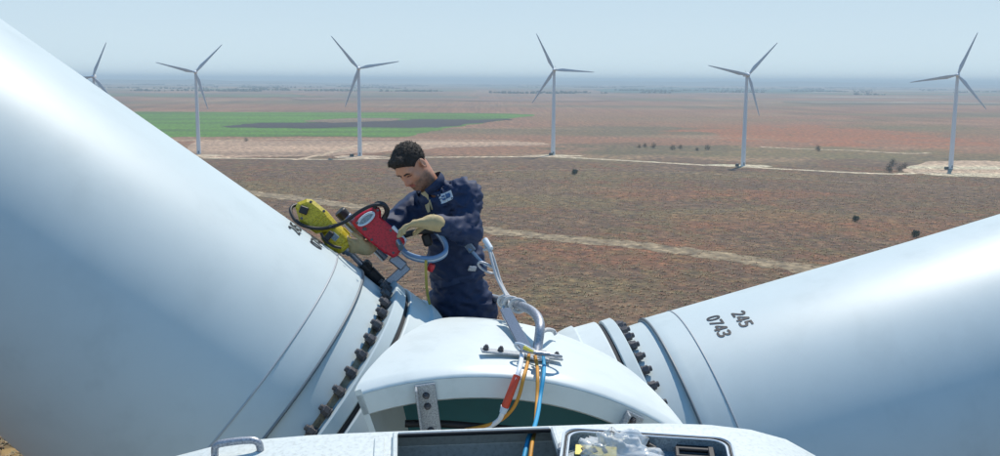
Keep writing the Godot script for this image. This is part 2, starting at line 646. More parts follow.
func build_fields() -> void:
	var green := Color(0.130, 0.340, 0.012)
	setting("wheat_field", field_sheet([Vector3(-990.351, 0.000, -2097.796), Vector3(-726.799, 0.000, -2212.212), Vector3(-391.460, 0.000, -2238.748), Vector3(-117.018, 0.000, -2253.614), Vector3(70.176, 0.000, -2187.066), Vector3(8.573, 0.000, -1924.057), Vector3(-52.097, 0.000, -1658.017), Vector3(-105.524, 0.000, -1455.414), Vector3(-140.794, 0.000, -1297.341), Vector3(-267.199, 0.000, -1295.753), Vector3(-418.233, 0.000, -1268.684), Vector3(-558.493, 0.000, -1232.372)], 0.12, green, 26.0), M.ground, "bright green crop field beyond the turbine row")
	setting("ploughed_field", field_sheet([Vector3(-433.978, 0.000, -1539.127), Vector3(-412.908, 0.000, -1686.275), Vector3(-301.410, 0.000, -1721.697), Vector3(-155.078, 0.000, -1875.160), Vector3(-40.069, 0.000, -1892.303), Vector3(22.406, 0.000, -1926.145), Vector3(-52.686, 0.000, -1676.700), Vector3(-103.717, 0.000, -1563.739), Vector3(-223.602, 0.000, -1548.879), Vector3(-325.356, 0.000, -1504.350)], 0.24, Color(0.050, 0.040, 0.045), 45.0), M.ground, "dark ploughed strip lying within the green crop field")
	setting("stubble_field", field_sheet([Vector3(-354.877, 0.000, -1777.436), Vector3(-290.137, 0.000, -1903.516), Vector3(-194.029, 0.000, -1918.214), Vector3(-207.797, 0.000, -1798.557), Vector3(-282.187, 0.000, -1712.191)], 0.36, Color(0.34, 0.25, 0.16), 45.0), M.ground, "pale stubble patch beside the dark ploughed strip")
	var road := Color(1.07, 0.87, 0.65)
	setting("service_road", ribbon([Vector3(-336.320, 0.000, -930.165), Vector3(-240.641, 0.000, -931.342), Vector3(-157.986, 0.000, -925.602), Vector3(-79.285, 0.000, -955.767), Vector3(-0.425, 0.000, -968.079), Vector3(51.701, 0.000, -972.064), Vector3(133.054, 0.000, -923.627), Vector3(183.131, 0.000, -888.585), Vector3(218.057, 0.000, -870.254), Vector3(261.184, 0.000, -843.679), Vector3(304.386, 0.000, -818.824), Vector3(335.437, 0.000, -811.934), Vector3(369.396, 0.000, -832.011)], 9.0, 11.0, 0.10, road, 0.25, 12), M.ground, "pale dirt service road linking the turbine bases")
	setting("farm_track", ribbon([Vector3(-427.050, 0.000, -1183.877), Vector3(-325.348, 0.000, -1213.782), Vector3(-218.427, 0.000, -1245.222), Vector3(-103.216, 0.000, -1246.060), Vector3(24.596, 0.000, -1227.469)], 11.0, 8.0, 0.11, Color(0.90, 0.71, 0.51), 0.5, 12), M.ground, "pale farm track along the edge of the green field")
	setting("farm_track", ribbon([Vector3(-193.468, 0.000, -917.133), Vector3(-177.028, 0.000, -1007.518), Vector3(-168.146, 0.000, -1099.566), Vector3(-154.927, 0.000, -1171.355)], 9.0, 9.0, 0.13, Color(0.87, 0.68, 0.49), 0.5, 8), M.ground, "short pale track climbing from the service road to the field")
	setting("mown_strip", ribbon([Vector3(-214.125, 0.000, -688.178), Vector3(-159.965, 0.000, -641.867), Vector3(-105.473, 0.000, -596.660), Vector3(-57.164, 0.000, -548.850), Vector3(-10.308, 0.000, -494.280), Vector3(29.290, 0.000, -466.939), Vector3(69.479, 0.000, -442.566), Vector3(103.994, 0.000, -413.254), Vector3(127.602, 0.000, -389.389), Vector3(147.133, 0.000, -368.016)], 17.0, 19.0, 0.08, Color(0.47, 0.38, 0.25), 0.6, 14), M.ground, "faint olive mown strip curving across the near prairie")
	setting("two_track", ribbon([Vector3(-25.300, 0.000, -806.753), Vector3(38.256, 0.000, -829.096), Vector3(103.030, 0.000, -833.334), Vector3(158.734, 0.000, -809.603), Vector3(209.185, 0.000, -778.801), Vector3(269.128, 0.000, -743.515), Vector3(322.569, 0.000, -724.936), Vector3(366.468, 0.000, -693.806)], 3.2, 3.6, 0.09, Color(0.46, 0.36, 0.25), 0.8, 14), M.ground, "thin worn wheel track below the service road")
	setting("farm_track", ribbon([Vector3(304.867, 0.000, -1141.132), Vector3(342.656, 0.000, -1110.943), Vector3(392.852, 0.000, -1091.250), Vector3(437.607, 0.000, -1049.819), Vector3(468.935, 0.000, -1059.616)], 9.0, 9.0, 0.12, Color(0.90, 0.75, 0.55), 0.6, 10), M.ground, "pale straight track beyond the brown bushes and olive scrub")
	setting("bare_ground", field_sheet([Vector3(-367.961, 0.000, -1170.205), Vector3(-296.131, 0.000, -1196.513), Vector3(-214.840, 0.000, -1224.626), Vector3(-138.926, 0.000, -1221.796), Vector3(-63.360, 0.000, -1218.979), Vector3(36.665, 0.000, -1208.629), Vector3(52.853, 0.000, -1153.775), Vector3(-34.886, 0.000, -1111.276), Vector3(-98.595, 0.000, -1057.793), Vector3(-141.078, 0.000, -1010.418), Vector3(-170.115, 0.000, -967.824), Vector3(-227.461, 0.000, -957.009), Vector3(-294.969, 0.000, -951.814)], 0.06, Color(0.70, 0.50, 0.36), 18.0), M.ground, "pale tan bare strip between the green field and the road")
	setting("gravel_pad", field_sheet([Vector3(355.242, 0.000, -849.832), Vector3(400.825, 0.000, -925.719), Vector3(444.261, 0.000, -958.006), Vector3(486.178, 0.000, -943.278), Vector3(468.995, 0.000, -857.274), Vector3(421.092, 0.000, -783.466), Vector3(376.999, 0.000, -793.135), Vector3(350.770, 0.000, -808.532)], 0.14, Color(1.01, 0.77, 0.57), 14.0), M.ground, "broad bare gravel pad round a turbine base")
	var pads := [Vector3(-299.762, 0.000, -964.201), Vector3(-138.689, 0.000, -957.507), Vector3(53.398, 0.000, -985.139), Vector3(220.631, 0.000, -880.685)]
	for k in 4:
		var c: Vector3 = pads[k]
		var ring := []
		for q in 9:
			var a := TAU * q / 9.0
			ring.append(c + Vector3(cos(a) * (24.0 + 5.0 * sin(q * 2.3 + k)), 0, sin(a) * 17.0))
		var o := setting("gravel_pad", field_sheet(ring, 0.15, Color(0.96, 0.78, 0.59), 12.0), M.ground, "small pale gravel pad at the foot of a turbine on the road")
		o.set_meta("group", "gravel pads along the service road")

func build_far_country() -> void:
	var rng := RandomNumberGenerator.new()
	rng.seed = 5
	# distant field strips
	var cols := [Color(0.24, 0.21, 0.13), Color(0.52, 0.40, 0.28), Color(0.22, 0.20, 0.14), Color(0.40, 0.25, 0.18), Color(0.21, 0.25, 0.11), Color(0.60, 0.48, 0.36)]
	for k in 46:
		var d := rng.randf_range(3000.0, 13000.0)
		var cx := rng.randf_range(-0.62, 0.62) * d
		var hw := rng.randf_range(180.0, 900.0) * (d / 7000.0 + 0.3)
		var hd := rng.randf_range(120.0, 420.0) * (d / 7000.0 + 0.2)
		var c := Vector3(cx, 0, -d)
		var o := setting("far_field", field_sheet([c + Vector3(-hw, 0, hd), c + Vector3(0, 0, hd * 0.9), c + Vector3(hw, 0, hd), c + Vector3(hw * 0.95, 0, -hd), c + Vector3(0, 0, -hd * 1.1), c + Vector3(-hw * 1.05, 0, -hd)], 0.16 + k * 0.02, cols[k % cols.size()], hw * 0.35), M.ground, "distant hazy field strip near the horizon")
		o.set_meta("group", "field strips near the horizon")
	setting("far_field", field_sheet([Vector3(907.313, 0.000, -8966.225), Vector3(1737.435, 0.000, -10699.929), Vector3(2538.170, 0.000, -10624.426), Vector3(1844.845, 0.000, -7494.145), Vector3(1226.104, 0.000, -6347.653), Vector3(708.814, 0.000, -6358.390)], 1.3, Color(0.07, 0.15, 0.11), 200.0), M.ground, "long dark teal field band under the hazy horizon")
	setting("far_field", field_sheet([Vector3(2168.397, 0.000, -8810.842), Vector3(3193.237, 0.000, -10461.997), Vector3(2825.639, 0.000, -8360.456), Vector3(2149.129, 0.000, -7036.902), Vector3(1701.585, 0.000, -6826.070)], 1.4, Color(0.08, 0.16, 0.12), 200.0), M.ground, "shorter teal field band next to the long one")
	# woods that read as one mass
	var leafy := blob_leaf(rng, 90, Vector3(7, 4, 7), 2.6, Color(0.075, 0.09, 0.05), 1.6)
	var mm := MultiMesh.new()
	mm.transform_format = MultiMesh.TRANSFORM_3D
	mm.mesh = leafy
	mm.instance_count = 2600
	var done := 0
	while done < mm.instance_count:
		var d := rng.randf_range(5200.0, 16000.0)
		var a := rng.randf_range(-0.6, 0.6)
		var c := Vector3(a * d, 0, -d)
		if noise2.get_noise_2d(c.x * 0.0004 + 3.0, c.z * 0.0009) < 0.12 and rng.randf() > 0.05:
			continue
		var run := rng.randi_range(3, 22)
		var dirv := Vector3(1, 0, rng.randf_range(-0.25, 0.25))
		for q in run:
			if done >= mm.instance_count:
				break
			var s := rng.randf_range(0.7, 1.7)
			var p := c + dirv * q * 16.0 + Vector3(rng.randfn() * 6.0, 0, rng.randfn() * 9.0)
			mm.set_instance_transform(done, Transform3D(Basis(Vector3.UP, rng.randf() * TAU).scaled(Vector3.ONE * s), p + Vector3(0, 3.5 * s, 0)))
			done += 1
	var mi := MultiMeshInstance3D.new()
	mi.name = "distant_woodland"
	mi.multimesh = mm
	mi.material_override = M.leaf
	add_child(mi)
	tag(mi, "dark lines of woodland far off in the blue haze", "woodland", "", "stuff")
	# low rises along the horizon
	for k in 7:
		var d: float = [15000.0, 19000.0, 24000.0, 28000.0, 33000.0, 21000.0, 36000.0][k]
		var cx: float = [-0.35, 0.30, -0.1, 0.48, 0.1, 0.12, -0.4][k] * d
		var hw: float = d * [0.22, 0.25, 0.2, 0.2, 0.35, 0.16, 0.3][k]
		var ht: float = [62.0, 98.0, 90.0, 130.0, 105.0, 84.0, 118.0][k]
		var mb := MB.new()
		mb.use_col = true
		mb.col = Color(0.14, 0.12, 0.075)
		surf(mb, 9, 60, func(i: int, j: int) -> Vector3:
			var u := j / 59.0 * 2.0 - 1.0
			var w := i / 8.0 * 2.0 - 1.0
			var h := ht * (1.0 - w * w) * (1.0 - u * u) * (0.8 + 0.35 * noise.get_noise_2d(u * 2.6 + k * 9.0, w))
			return Vector3(cx + u * hw, h - 2.0, -d + w * d * 0.07), false, Vector3(cx, -9000, -d))
		var o := setting("hills", mb.mesh(), M.ground, "low blue rise along the hazy horizon")
		o.set_meta("group", "low rises along the horizon")

# ---------------------------------------------------------------- the turbine row
func far_blade(length: float) -> ArrayMesh:
	var mb := MB.new()
	var st := [[0.0, 0.95, 0.95, 0.0], [0.04, 0.95, 0.95, 0.0], [0.10, 1.25, 0.72, 0.1], [0.2, 1.62, 0.46, 0.22], [0.4, 1.2, 0.28, 0.12], [0.65, 0.82, 0.18, 0.06], [0.88, 0.52, 0.10, 0.02], [0.98, 0.30, 0.06, 0.0], [1.0, 0.03, 0.02, 0.0]]
	surf(mb, st.size(), 16, func(i: int, j: int) -> Vector3:
		var s: Array = st[i]
		var a := TAU * j / 16.0
		var tw: float = lerpf(0.35, 0.0, s[0])
		var x: float = cos(a) * s[1] * 1.04 - s[3] * 2.0
		var z: float = sin(a) * s[2] * (0.6 + 0.4 * (1.0 - cos(a)) * 0.5)
		return Vector3(x * cos(tw) - z * sin(tw), s[0] * length, x * sin(tw) + z * cos(tw)), true, Vector3(0, length * 0.3, 0))
	return mb.mesh()

func build_turbines() -> void:
	var hub_h := 84.0
	var spots := [
		[Vector3(-399.656, 0.000, -962.864), 0.20, 0.915, 67.0, "wind turbine whose lone raised blade tip shows over the big blade"],
		[Vector3(-305.702, 0.000, -983.508), 0.25, 0.975, 46.0, "wind turbine standing before the green field with one level blade"],
		[Vector3(-140.499, 0.000, -970.118), 0.12, 1.03, 10.0, "wind turbine rising behind the worker beside the ploughed strip"],
		[Vector3(54.107, 0.000, -998.485), -0.10, 1.03, -3.0, "wind turbine at the road bend with one blade level"],
		[Vector3(220.631, 0.000, -880.685), 0.12, 0.975, 48.0, "wind turbine by the olive scrub along the service road"],
		[Vector3(401.010, 0.000, -862.539), -0.45, 0.985, 70.0, "wind turbine on the broad bare gravel pad"]]
	var blade := far_blade(38.5)
	var tower := MB.new()
	lathe(tower, [Vector2(2.15, 0.0), Vector2(2.1, 3.0), Vector2(1.75, 45.0), Vector2(1.3, hub_h - 1.6), Vector2(0.0, hub_h - 1.6)], 24)
	var nac := MB.new()
	rbox(nac, Vector3(3.4, 3.6, 9.0), 0.7, Transform3D(Basis(), Vector3(0, 0.2, -2.2)))
	var hubm := MB.new()
	surf(hubm, 8, 20, func(i: int, j: int) -> Vector3:
		var z: float = [2.3, 2.5, 3.2, 3.9, 4.6, 5.2, 5.6, 5.75][i]
		var r: float = [1.5, 1.7, 1.75, 1.65, 1.35, 0.85, 0.4, 0.01][i]
		var a := TAU * j / 20.0
		return Vector3(cos(a) * r, sin(a) * r, z), true, Vector3(0, 0, 3.5))
	var doorm := MB.new()
	rbox(doorm, Vector3(1.1, 2.4, 0.2), 0.05, Transform3D(Basis(), Vector3(0.4, 2.2, 2.1)))
	var mastm := MB.new()
	tube(mastm, [Vector3(0.6, 1.9, -5.8), Vector3(0.6, 3.9, -5.8)], 0.09)
	tube(mastm, [Vector3(0.1, 3.5, -5.8), Vector3(1.1, 3.5, -5.8)], 0.07)
	var first: Node3D = null
	for k in spots.size():
		var s: Array = spots[k]
		var t := thing("wind_turbine", Transform3D(Basis().scaled(Vector3.ONE * float(s[2])), s[0]), s[4], "wind turbine", "turbines in the row along the service road")
		part("tower", tower.mesh() if k == 0 else first.get_child(0).mesh, M.tower, t)
		if k == 0:
			first = t
		part("door", doorm.mesh(), M.line, t)
		var head := Transform3D(Basis(Vector3.UP, s[1]), Vector3(0, hub_h, 0))
		part("nacelle", nac.mesh(), M.tower, t, head)
		part("wind_mast", mastm.mesh(), M.line, t, head)
		part("hub", hubm.mesh(), M.tower, t, head)
		for b in 3:
			var ang := deg_to_rad(s[3] - 90.0 + 120.0 * b)
			part("blade", blade, M.farblade, t, head * Transform3D(Basis(Vector3(0, 0, 1), ang), Vector3(0, 0, 3.4) + Vector3(-sin(ang), cos(ang), 0) * 1.0))
		var tb := thing("pad_transformer", Transform3D(Basis(Vector3.UP, 0.3 * k), s[0] + Vector3(-7.0 if k != 3 else -2.5, 0.0, 7.5)), "dark pad transformer cabinet " + ["below the turbine that the big blade hides", "at the foot of the turbine before the green field", "at the foot of the turbine behind the worker", "at the foot of the turbine at the road bend", "at the foot of the turbine by the olive scrub", "on the broad bare gravel pad"][k], "transformer", "transformers at the tower feet")
		part("cabinet", rbox(MB.new(), Vector3(3.4, 2.5, 2.6), 0.08, Transform3D(Basis(), Vector3(0, 1.45, 0))).mesh(), M.box, tb)
		part("plinth", rbox(MB.new(), Vector3(3.9, 0.2, 3.1), 0.03, Transform3D(Basis(), Vector3(0, 0.1, 0))).mesh(), M.galv, tb)
		part("cooling_fins", rbox(MB.new(), Vector3(2.6, 1.6, 0.5), 0.05, Transform3D(Basis(), Vector3(0, 1.4, -1.5))).mesh(), M.box, tb)

func build_scrub() -> void:
	var rng := RandomNumberGenerator.new()
	rng.seed = 21
	var tree_col := Color(0.028, 0.050, 0.022)
	var crown := blob_leaf(rng, 700, Vector3(2.1, 1.5, 2.0), 0.34, tree_col, 0.42)
	var trunk := MB.new()
	tube(trunk, [Vector3(0, 0, 0), Vector3(0.1, 0.7, 0), Vector3(0, 1.6, 0.1)], 0.16, 0.07, 7)
	for q in 5:
		var a := TAU * q / 5.0
		tube(trunk, [Vector3(0.05, 0.5, 0), Vector3(cos(a) * 0.6, 1.1, sin(a) * 0.6), Vector3(cos(a) * 1.3, 1.8, sin(a) * 1.3)], 0.08, 0.02, 5)
	var singles := [
		[Vector3(61.043, 0.000, -790.482), 1.15, "lone dark cedar bush standing below the wheel track"],
		[Vector3(196.361, 0.000, -529.693), 0.85, "small dark cedar bush alone on the rust prairie"],
		[Vector3(207.021, 0.000, -476.652), 0.9, "dark cedar bush peeping over the numbered blade"]]
	for s in singles:
		var t := thing("cedar_bush", Transform3D(Basis().scaled(Vector3.ONE * float(s[1])), s[0]), s[2], "bush", "lone cedar bushes on the prairie")
		part("crown", crown, M.leaf, t, Transform3D(Basis(), Vector3(0, 1.9, 0)))
		part("trunk", trunk.mesh(), M.bark, t)
	var brushy := blob_leaf(rng, 420, Vector3(2.6, 2.1, 2.4), 0.30, Color(0.125, 0.105, 0.070), 0.6)
	var spots := [Vector3(360.873, 0.000, -890.286), Vector3(345.888, 0.000, -839.761), Vector3(363.534, 0.000, -869.966), Vector3(333.230, 0.000, -829.697), Vector3(158.546, 0.000, -1111.511), Vector3(166.741, 0.000, -1120.545), Vector3(174.789, 0.000, -1112.917), Vector3(191.202, 0.000, -1082.167), Vector3(203.200, 0.000, -1099.043), Vector3(216.408, 0.000, -1068.852), Vector3(232.057, 0.000, -1085.603), Vector3(353.315, 0.000, -1080.204), Vector3(-310.461, 0.000, -1185.319)]
	for k in spots.size():
		var sc := rng.randf_range(0.9, 1.5) if k < 4 else rng.randf_range(0.8, 1.35)
		var t := thing("scrub_bush", Transform3D(Basis(Vector3.UP, rng.randf() * TAU).scaled(Vector3.ONE * sc), spots[k]), "leggy brown scrub bush by the gravel pad track" if k < 4 else ("small brown scrub bush in the olive scrub past the road" if k < 11 else ["lone scrub bush on the pale straight track", "lone scrub bush between the green field and the road"][k - 11]), "bush", "brown bushes by the gravel pad" if k < 4 else "brown bushes dotted over the prairie")
		part("crown", brushy, M.leaf, t, Transform3D(Basis(), Vector3(0, 2.2, 0)))
		part("trunk", trunk.mesh(), M.bark, t)
	# bunch grass
	var tuft := MB.new()
	tuft.use_col = true
	for q in 9:
		var a := rng.randf() * TAU
		var d := Vector3(cos(a), 0, sin(a))
		var o := d * rng.randf_range(0.02, 0.14)
		var w := Vector3(-d.z, 0, d.x) * 0.05
		var tip := o + d * rng.randf_range(0.1, 0.32) + Vector3(0, rng.randf_range(0.22, 0.48), 0)
		var sh := rng.randf_range(0.75, 1.25)
		tuft.col = Color(sh, sh, sh)
		tuft.face([o - w, o + w, tip + w * 0.4, tip - w * 0.4])
	var mm := MultiMesh.new()
	mm.transform_format = MultiMesh.TRANSFORM_3D
	mm.use_colors = true
	mm.mesh = tuft.mesh()
	mm.instance_count = 70000
	var k := 0
	var strip := [Vector3(-159.965, 0.000, -641.867), Vector3(-57.164, 0.000, -548.850), Vector3(-10.308, 0.000, -494.280), Vector3(29.290, 0.000, -466.939), Vector3(69.479, 0.000, -442.566), Vector3(103.994, 0.000, -413.254), Vector3(127.602, 0.000, -389.389)]
	while k < mm.instance_count:
		var z := -lerpf(185.0, 880.0, pow(rng.randf(), 1.5))
		var x := rng.randf_range(-0.56, 0.56) * -z
		if noise2.get_noise_2d(x * 0.14, z * 0.14) + rng.randf() * 0.9 < 0.25:
			continue
		var onstrip := false
		for q in strip.size() - 1:
			if Geometry2D.get_closest_point_to_segment(Vector2(x, z), Vector2(strip[q].x, strip[q].z), Vector2(strip[q + 1].x, strip[q + 1].z)).distance_to(Vector2(x, z)) < 6.0:
				onstrip = true
		if (onstrip and rng.randf() < 0.8) or (z < -800.0 and rng.randf() < 0.6):
			continue
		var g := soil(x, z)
		var r := rng.randf()
		var c := g.lerp(Color(0.33, 0.16, 0.085), 0.6) if r < 0.36 else (g.lerp(Color(0.23, 0.205, 0.105), 0.6) if r < 0.66 else (g.lerp(Color(0.19, 0.13, 0.09), 0.35) if r < 0.74 else g.lerp(Color(0.38, 0.30, 0.19), 0.6)))
		var s := rng.randf_range(0.9, 2.3)
		mm.set_instance_transform(k, Transform3D(Basis(Vector3.UP, rng.randf() * TAU).scaled(Vector3(s * 1.35, s * 0.5, s * 1.35)), Vector3(x, 0.0, z)))
		mm.set_instance_color(k, Color(c.r, c.g, c.b))
		k += 1
	var mi := MultiMeshInstance3D.new()
	mi.name = "grass"
	mi.multimesh = mm
	mi.material_override = M.leaf
	add_child(mi)
	tag(mi, "rust and olive bunch grass covering the prairie", "grass", "", "stuff")

# ---------------------------------------------------------------- the turbine head
func spin_r(z: float) -> float:
	if z > 0.15:
		return 1.57 * sqrt(maxf(0.0, 1.0 - pow((0.9 - z) / 1.956, 2.0)))
	var q := 0.15 - z
	return 1.57 * sqrt(1.0 - pow(0.75 / 1.956, 2.0)) - 0.34 * q - 0.05 * q * q

func petal_half(z: float) -> float:
	# half opening of a cover petal between two blades, in degrees
	var t := [[-1.2, 40.0], [-0.9, 26.0], [-0.5, 15.0], [-0.15, 12.5], [0.1, 13.8], [0.3, 16.6], [0.6, 20.4], [0.85, 23.4], [1.1, 26.4]]
	for k in t.size() - 1:
		if z <= t[k + 1][0]:
			return lerpf(t[k][1], t[k + 1][1], clampf((z - t[k][0]) / (t[k + 1][0] - t[k][0]), 0, 1))
	return 26.4

func petal_more(z: float, side: float) -> float:
	# the two sides of a petal are not quite alike
	return lerpf(-0.6, 2.6, clampf((z - 0.1) / 0.9, 0, 1)) * maxf(side, 0.0)

func petal_point(z: float, deg: float, mid: float, off := 0.0) -> Vector3:
	var a := deg_to_rad(mid + deg)
	var r := spin_r(z) + off
	return Vector3(cos(a) * r, sin(a) * r, z)

func build_hub() -> void:
	var hub := thing("hub_cover", RT, "white domed spinner cover between the two raised blades", "spinner")
	var mids := [78.14, 198.14, 318.14]
	for k in 3:
		var mid: float = mids[k]
		var z0 := -0.02 if k == 0 else -0.85
		var shell := MB.new()
		surf(shell, 40, 25, func(i: int, j: int) -> Vector3:
			var z := lerpf(1.10, z0, i / 39.0)
			var h := petal_half(z)
			var u := j / 24.0 * 2.0 - 1.0
			h += petal_more(z, u)
			var dz := 0.012 * (1.0 if i == 0 else 0.0)
			return petal_point(z, u * h, mid, -dz), false, Vector3(0, 0, 0.6))
		# front turned-in edge
		surf(shell, 2, 25, func(i: int, j: int) -> Vector3:
			return petal_point(z0, (j / 24.0 * 2.0 - 1.0) * (petal_half(z0) + petal_more(z0, j / 24.0 * 2.0 - 1.0)), mid, -0.10 * i), false, Vector3(0, 0, 5))
		var sp := part("shell", shell.mesh(), M.cover, hub)
		# rolled outer corner of the rear edge, then the flat lip and its return
		var lip := MB.new()
		var prof := [[1.10, -0.012], [1.108, -0.016], [1.112, -0.024], [1.112, -0.025], [1.112, -0.115], [1.112, -0.116], [1.106, -0.122], [0.98, -0.122]]
		for seg in [[0, 3], [3, 5], [5, 8]]:
			surf(lip, seg[1] - seg[0], 25, func(i: int, j: int) -> Vector3:
				var q: Array = prof[seg[0] + i]
				var a := deg_to_rad(mid + (j / 24.0 * 2.0 - 1.0) * (26.4 + petal_more(1.1, j / 24.0 * 2.0 - 1.0)))
				var r: float = spin_r(1.10) + q[1]
				return Vector3(cos(a) * r, sin(a) * r, q[0]), false, petal_point(1.0, 0, mid, -0.06))
		part("rear_lip", lip.mesh(), M.cover, hub)
		for sgn in [-1.0, 1.0]:
			var wall := MB.new()
			surf(wall, 30, 3, func(i: int, j: int) -> Vector3:
				var z := lerpf(1.108, z0, i / 29.0)
				return petal_point(z, sgn * (petal_half(z) + petal_more(z, sgn)), mid, [-0.0, -0.03, -0.42][j]), false, Vector3(0, 0, 0.4))
			surf(wall, 2, 2, func(i: int, j: int) -> Vector3:
				return petal_point(1.112, sgn * (26.4 + petal_more(1.1, sgn) - 1.0 * i), mid, -0.42 * j), false, Vector3(0, 0, -5))
			part("side_wall", wall.mesh(), M.cover, hub)
	# nose
	var nose := MB.new()
	surf(nose, 14, 48, func(i: int, j: int) -> Vector3:
		var t := i / 13.0
		var z := lerpf(-0.86, -2.0, sin(t * PI * 0.5))
		var r := 0.98 * cos(t * PI * 0.5) + 0.001
		var a := TAU * j / 48.0
		return Vector3(cos(a) * r, sin(a) * r, z), true, Vector3(0, 0, -1.2))
	part("nose", nose.mesh(), M.cover, hub)
	# green bulkhead inside
	var bulk := MB.new()
	var onz := Transform3D(Basis(Vector3(1, 0, 0), PI * 0.5), Vector3.ZERO)
	for mid in mids:
		lathe(bulk, [Vector2(0.4, 0.58), Vector2(1.36, 0.58), Vector2(1.40, 0.66), Vector2(1.36, 0.74), Vector2(0.6, 0.80), Vector2(0.55, 1.02), Vector2(0.3, 1.02)], 24, onz, -deg_to_rad(mid + 25.0), -deg_to_rad(mid - 22.0))
	part("bulkhead", bulk.mesh(), M.teal, hub)
	var cast := MB.new()
	lathe(cast, [Vector2(0.0, -0.28), Vector2(0.40, -0.28), Vector2(0.46, -0.2), Vector2(0.46, 0.6)], 36, onz)
	for e in [18.14, 138.14, 258.14]:
		var d := Vector3(cos(deg_to_rad(e)), sin(deg_to_rad(e)), 0)
		lathe(cast, [Vector2(0.45, 0.2), Vector2(0.80, 0.86), Vector2(0.86, 1.0), Vector2(0.2, 1.0)], 40, frame(Vector3.ZERO, d))
	part("hub_casting", cast.mesh(), M.teal, hub)
	var plat := MB.new()
	rbox(plat, Vector3(0.62, 0.04, 0.52), 0.008, Transform3D(Basis(), Vector3(0.06, 0.315, -0.56)))
	for q in 5:
		rbox(plat, Vector3(0.60, 0.012, 0.03), 0.003, Transform3D(Basis(), Vector3(0.06, 0.337, -0.76 + q * 0.1)))
	part("step_plate", plat.mesh(), M.galv, hub)
	# galvanised brackets on the rear lip
	for b in [[96.6, 0.085, 0.34], [62.3, 0.085, 0.20]]:
		var a := deg_to_rad(b[0])
		var e := Vector3(cos(a), sin(a), 0)
		var fr := Transform3D(Basis(Vector3(-sin(a), cos(a), 0), e, Vector3(0, 0, 1)), e * (spin_r(1.1) - 0.035 - b[2] * 0.5) + Vector3(0, 0, 1.122))
		var br := MB.new()
		rbox(br, Vector3(b[1], b[2], 0.010), 0.003, fr)
		rbox(br, Vector3(0.010, b[2] * 0.98, 0.05), 0.003, fr * Transform3D(Basis(), Vector3(b[1] * 0.5 - 0.006, 0, 0.026)))
		var bp := part("bracket", br.mesh(), M.galv, hub)
		for y in [0.36, 0.22, -0.1]:
			part("bolt", hexnut(0.013, 0.014), M.bolt, bp, fr * Transform3D(Basis(Vector3(1, 0, 0), PI * 0.5), Vector3(0.0, b[2] * y, 0.013)))
	var rod := MB.new()
	tube(rod, smooth_path([Vector3(-0.258, 1.285, 1.000), Vector3(-0.109, 1.279, 1.000), Vector3(0.061, 1.268, 1.020), Vector3(0.229, 1.258, 1.050), Vector3(0.411, 1.193, 1.000)], 6), 0.016)
	part("cable", rod.mesh(), M.black, hub)

# radius of a blade section: seen towards its upper side, its lower side and fore and aft
func blade_dims(s: float, which: int) -> Array:
	var up := 0.907 - (0.080 if which == 0 else 0.048) * s
	var dn := 0.907 - (0.150 if which == 0 else 0.060) * s
	if s > 2.5:
		var t := (s - 2.5) / 31.5
		var f := (0.707 if which == 0 else 0.787) * pow(1.0 - t, 1.5) * 0.82 + 0.03
		up = lerpf(up, f, clampf((s - 2.5) / 3.0, 0, 1)) if s < 5.5 else f
		dn = lerpf(dn, f, clampf((s - 2.5) / 3.0, 0, 1)) if s < 5.5 else f
	var fore := 0.907
	if s > 1.5:
		fore = 0.907 + 0.55 * smoothstep(1.5, 7.0, s)
	if s > 7.0:
		fore = lerpf(1.457, 0.20, (s - 7.0) / 27.0)
	return [maxf(up, 0.03), maxf(dn, 0.03), fore]

func blade_xf(deg: float, which: int) -> Transform3D:
	var e := deg_to_rad(deg)
	var d := Vector3(cos(e), sin(e), 0)
	var n := Vector3(-sin(e), cos(e), 0) * (1.0 if which == 1 else -1.0)
	# x: upper side, y: along the blade, z: back
	return Transform3D(Basis(n, d, Vector3(0, 0, 1)), Vector3.ZERO)

func blade_point(s: float, th: float, which: int, off := 0.0) -> Vector3:
	var q := blade_dims(s, which)
	var c := cos(th)
	var x: float = c * (q[0] if c > 0 else q[1])
	var z: float = sin(th) * q[2]
	var l := sqrt(x * x + z * z)
	return Vector3(x + x / l * off, R0 + s, z + z / l * off)

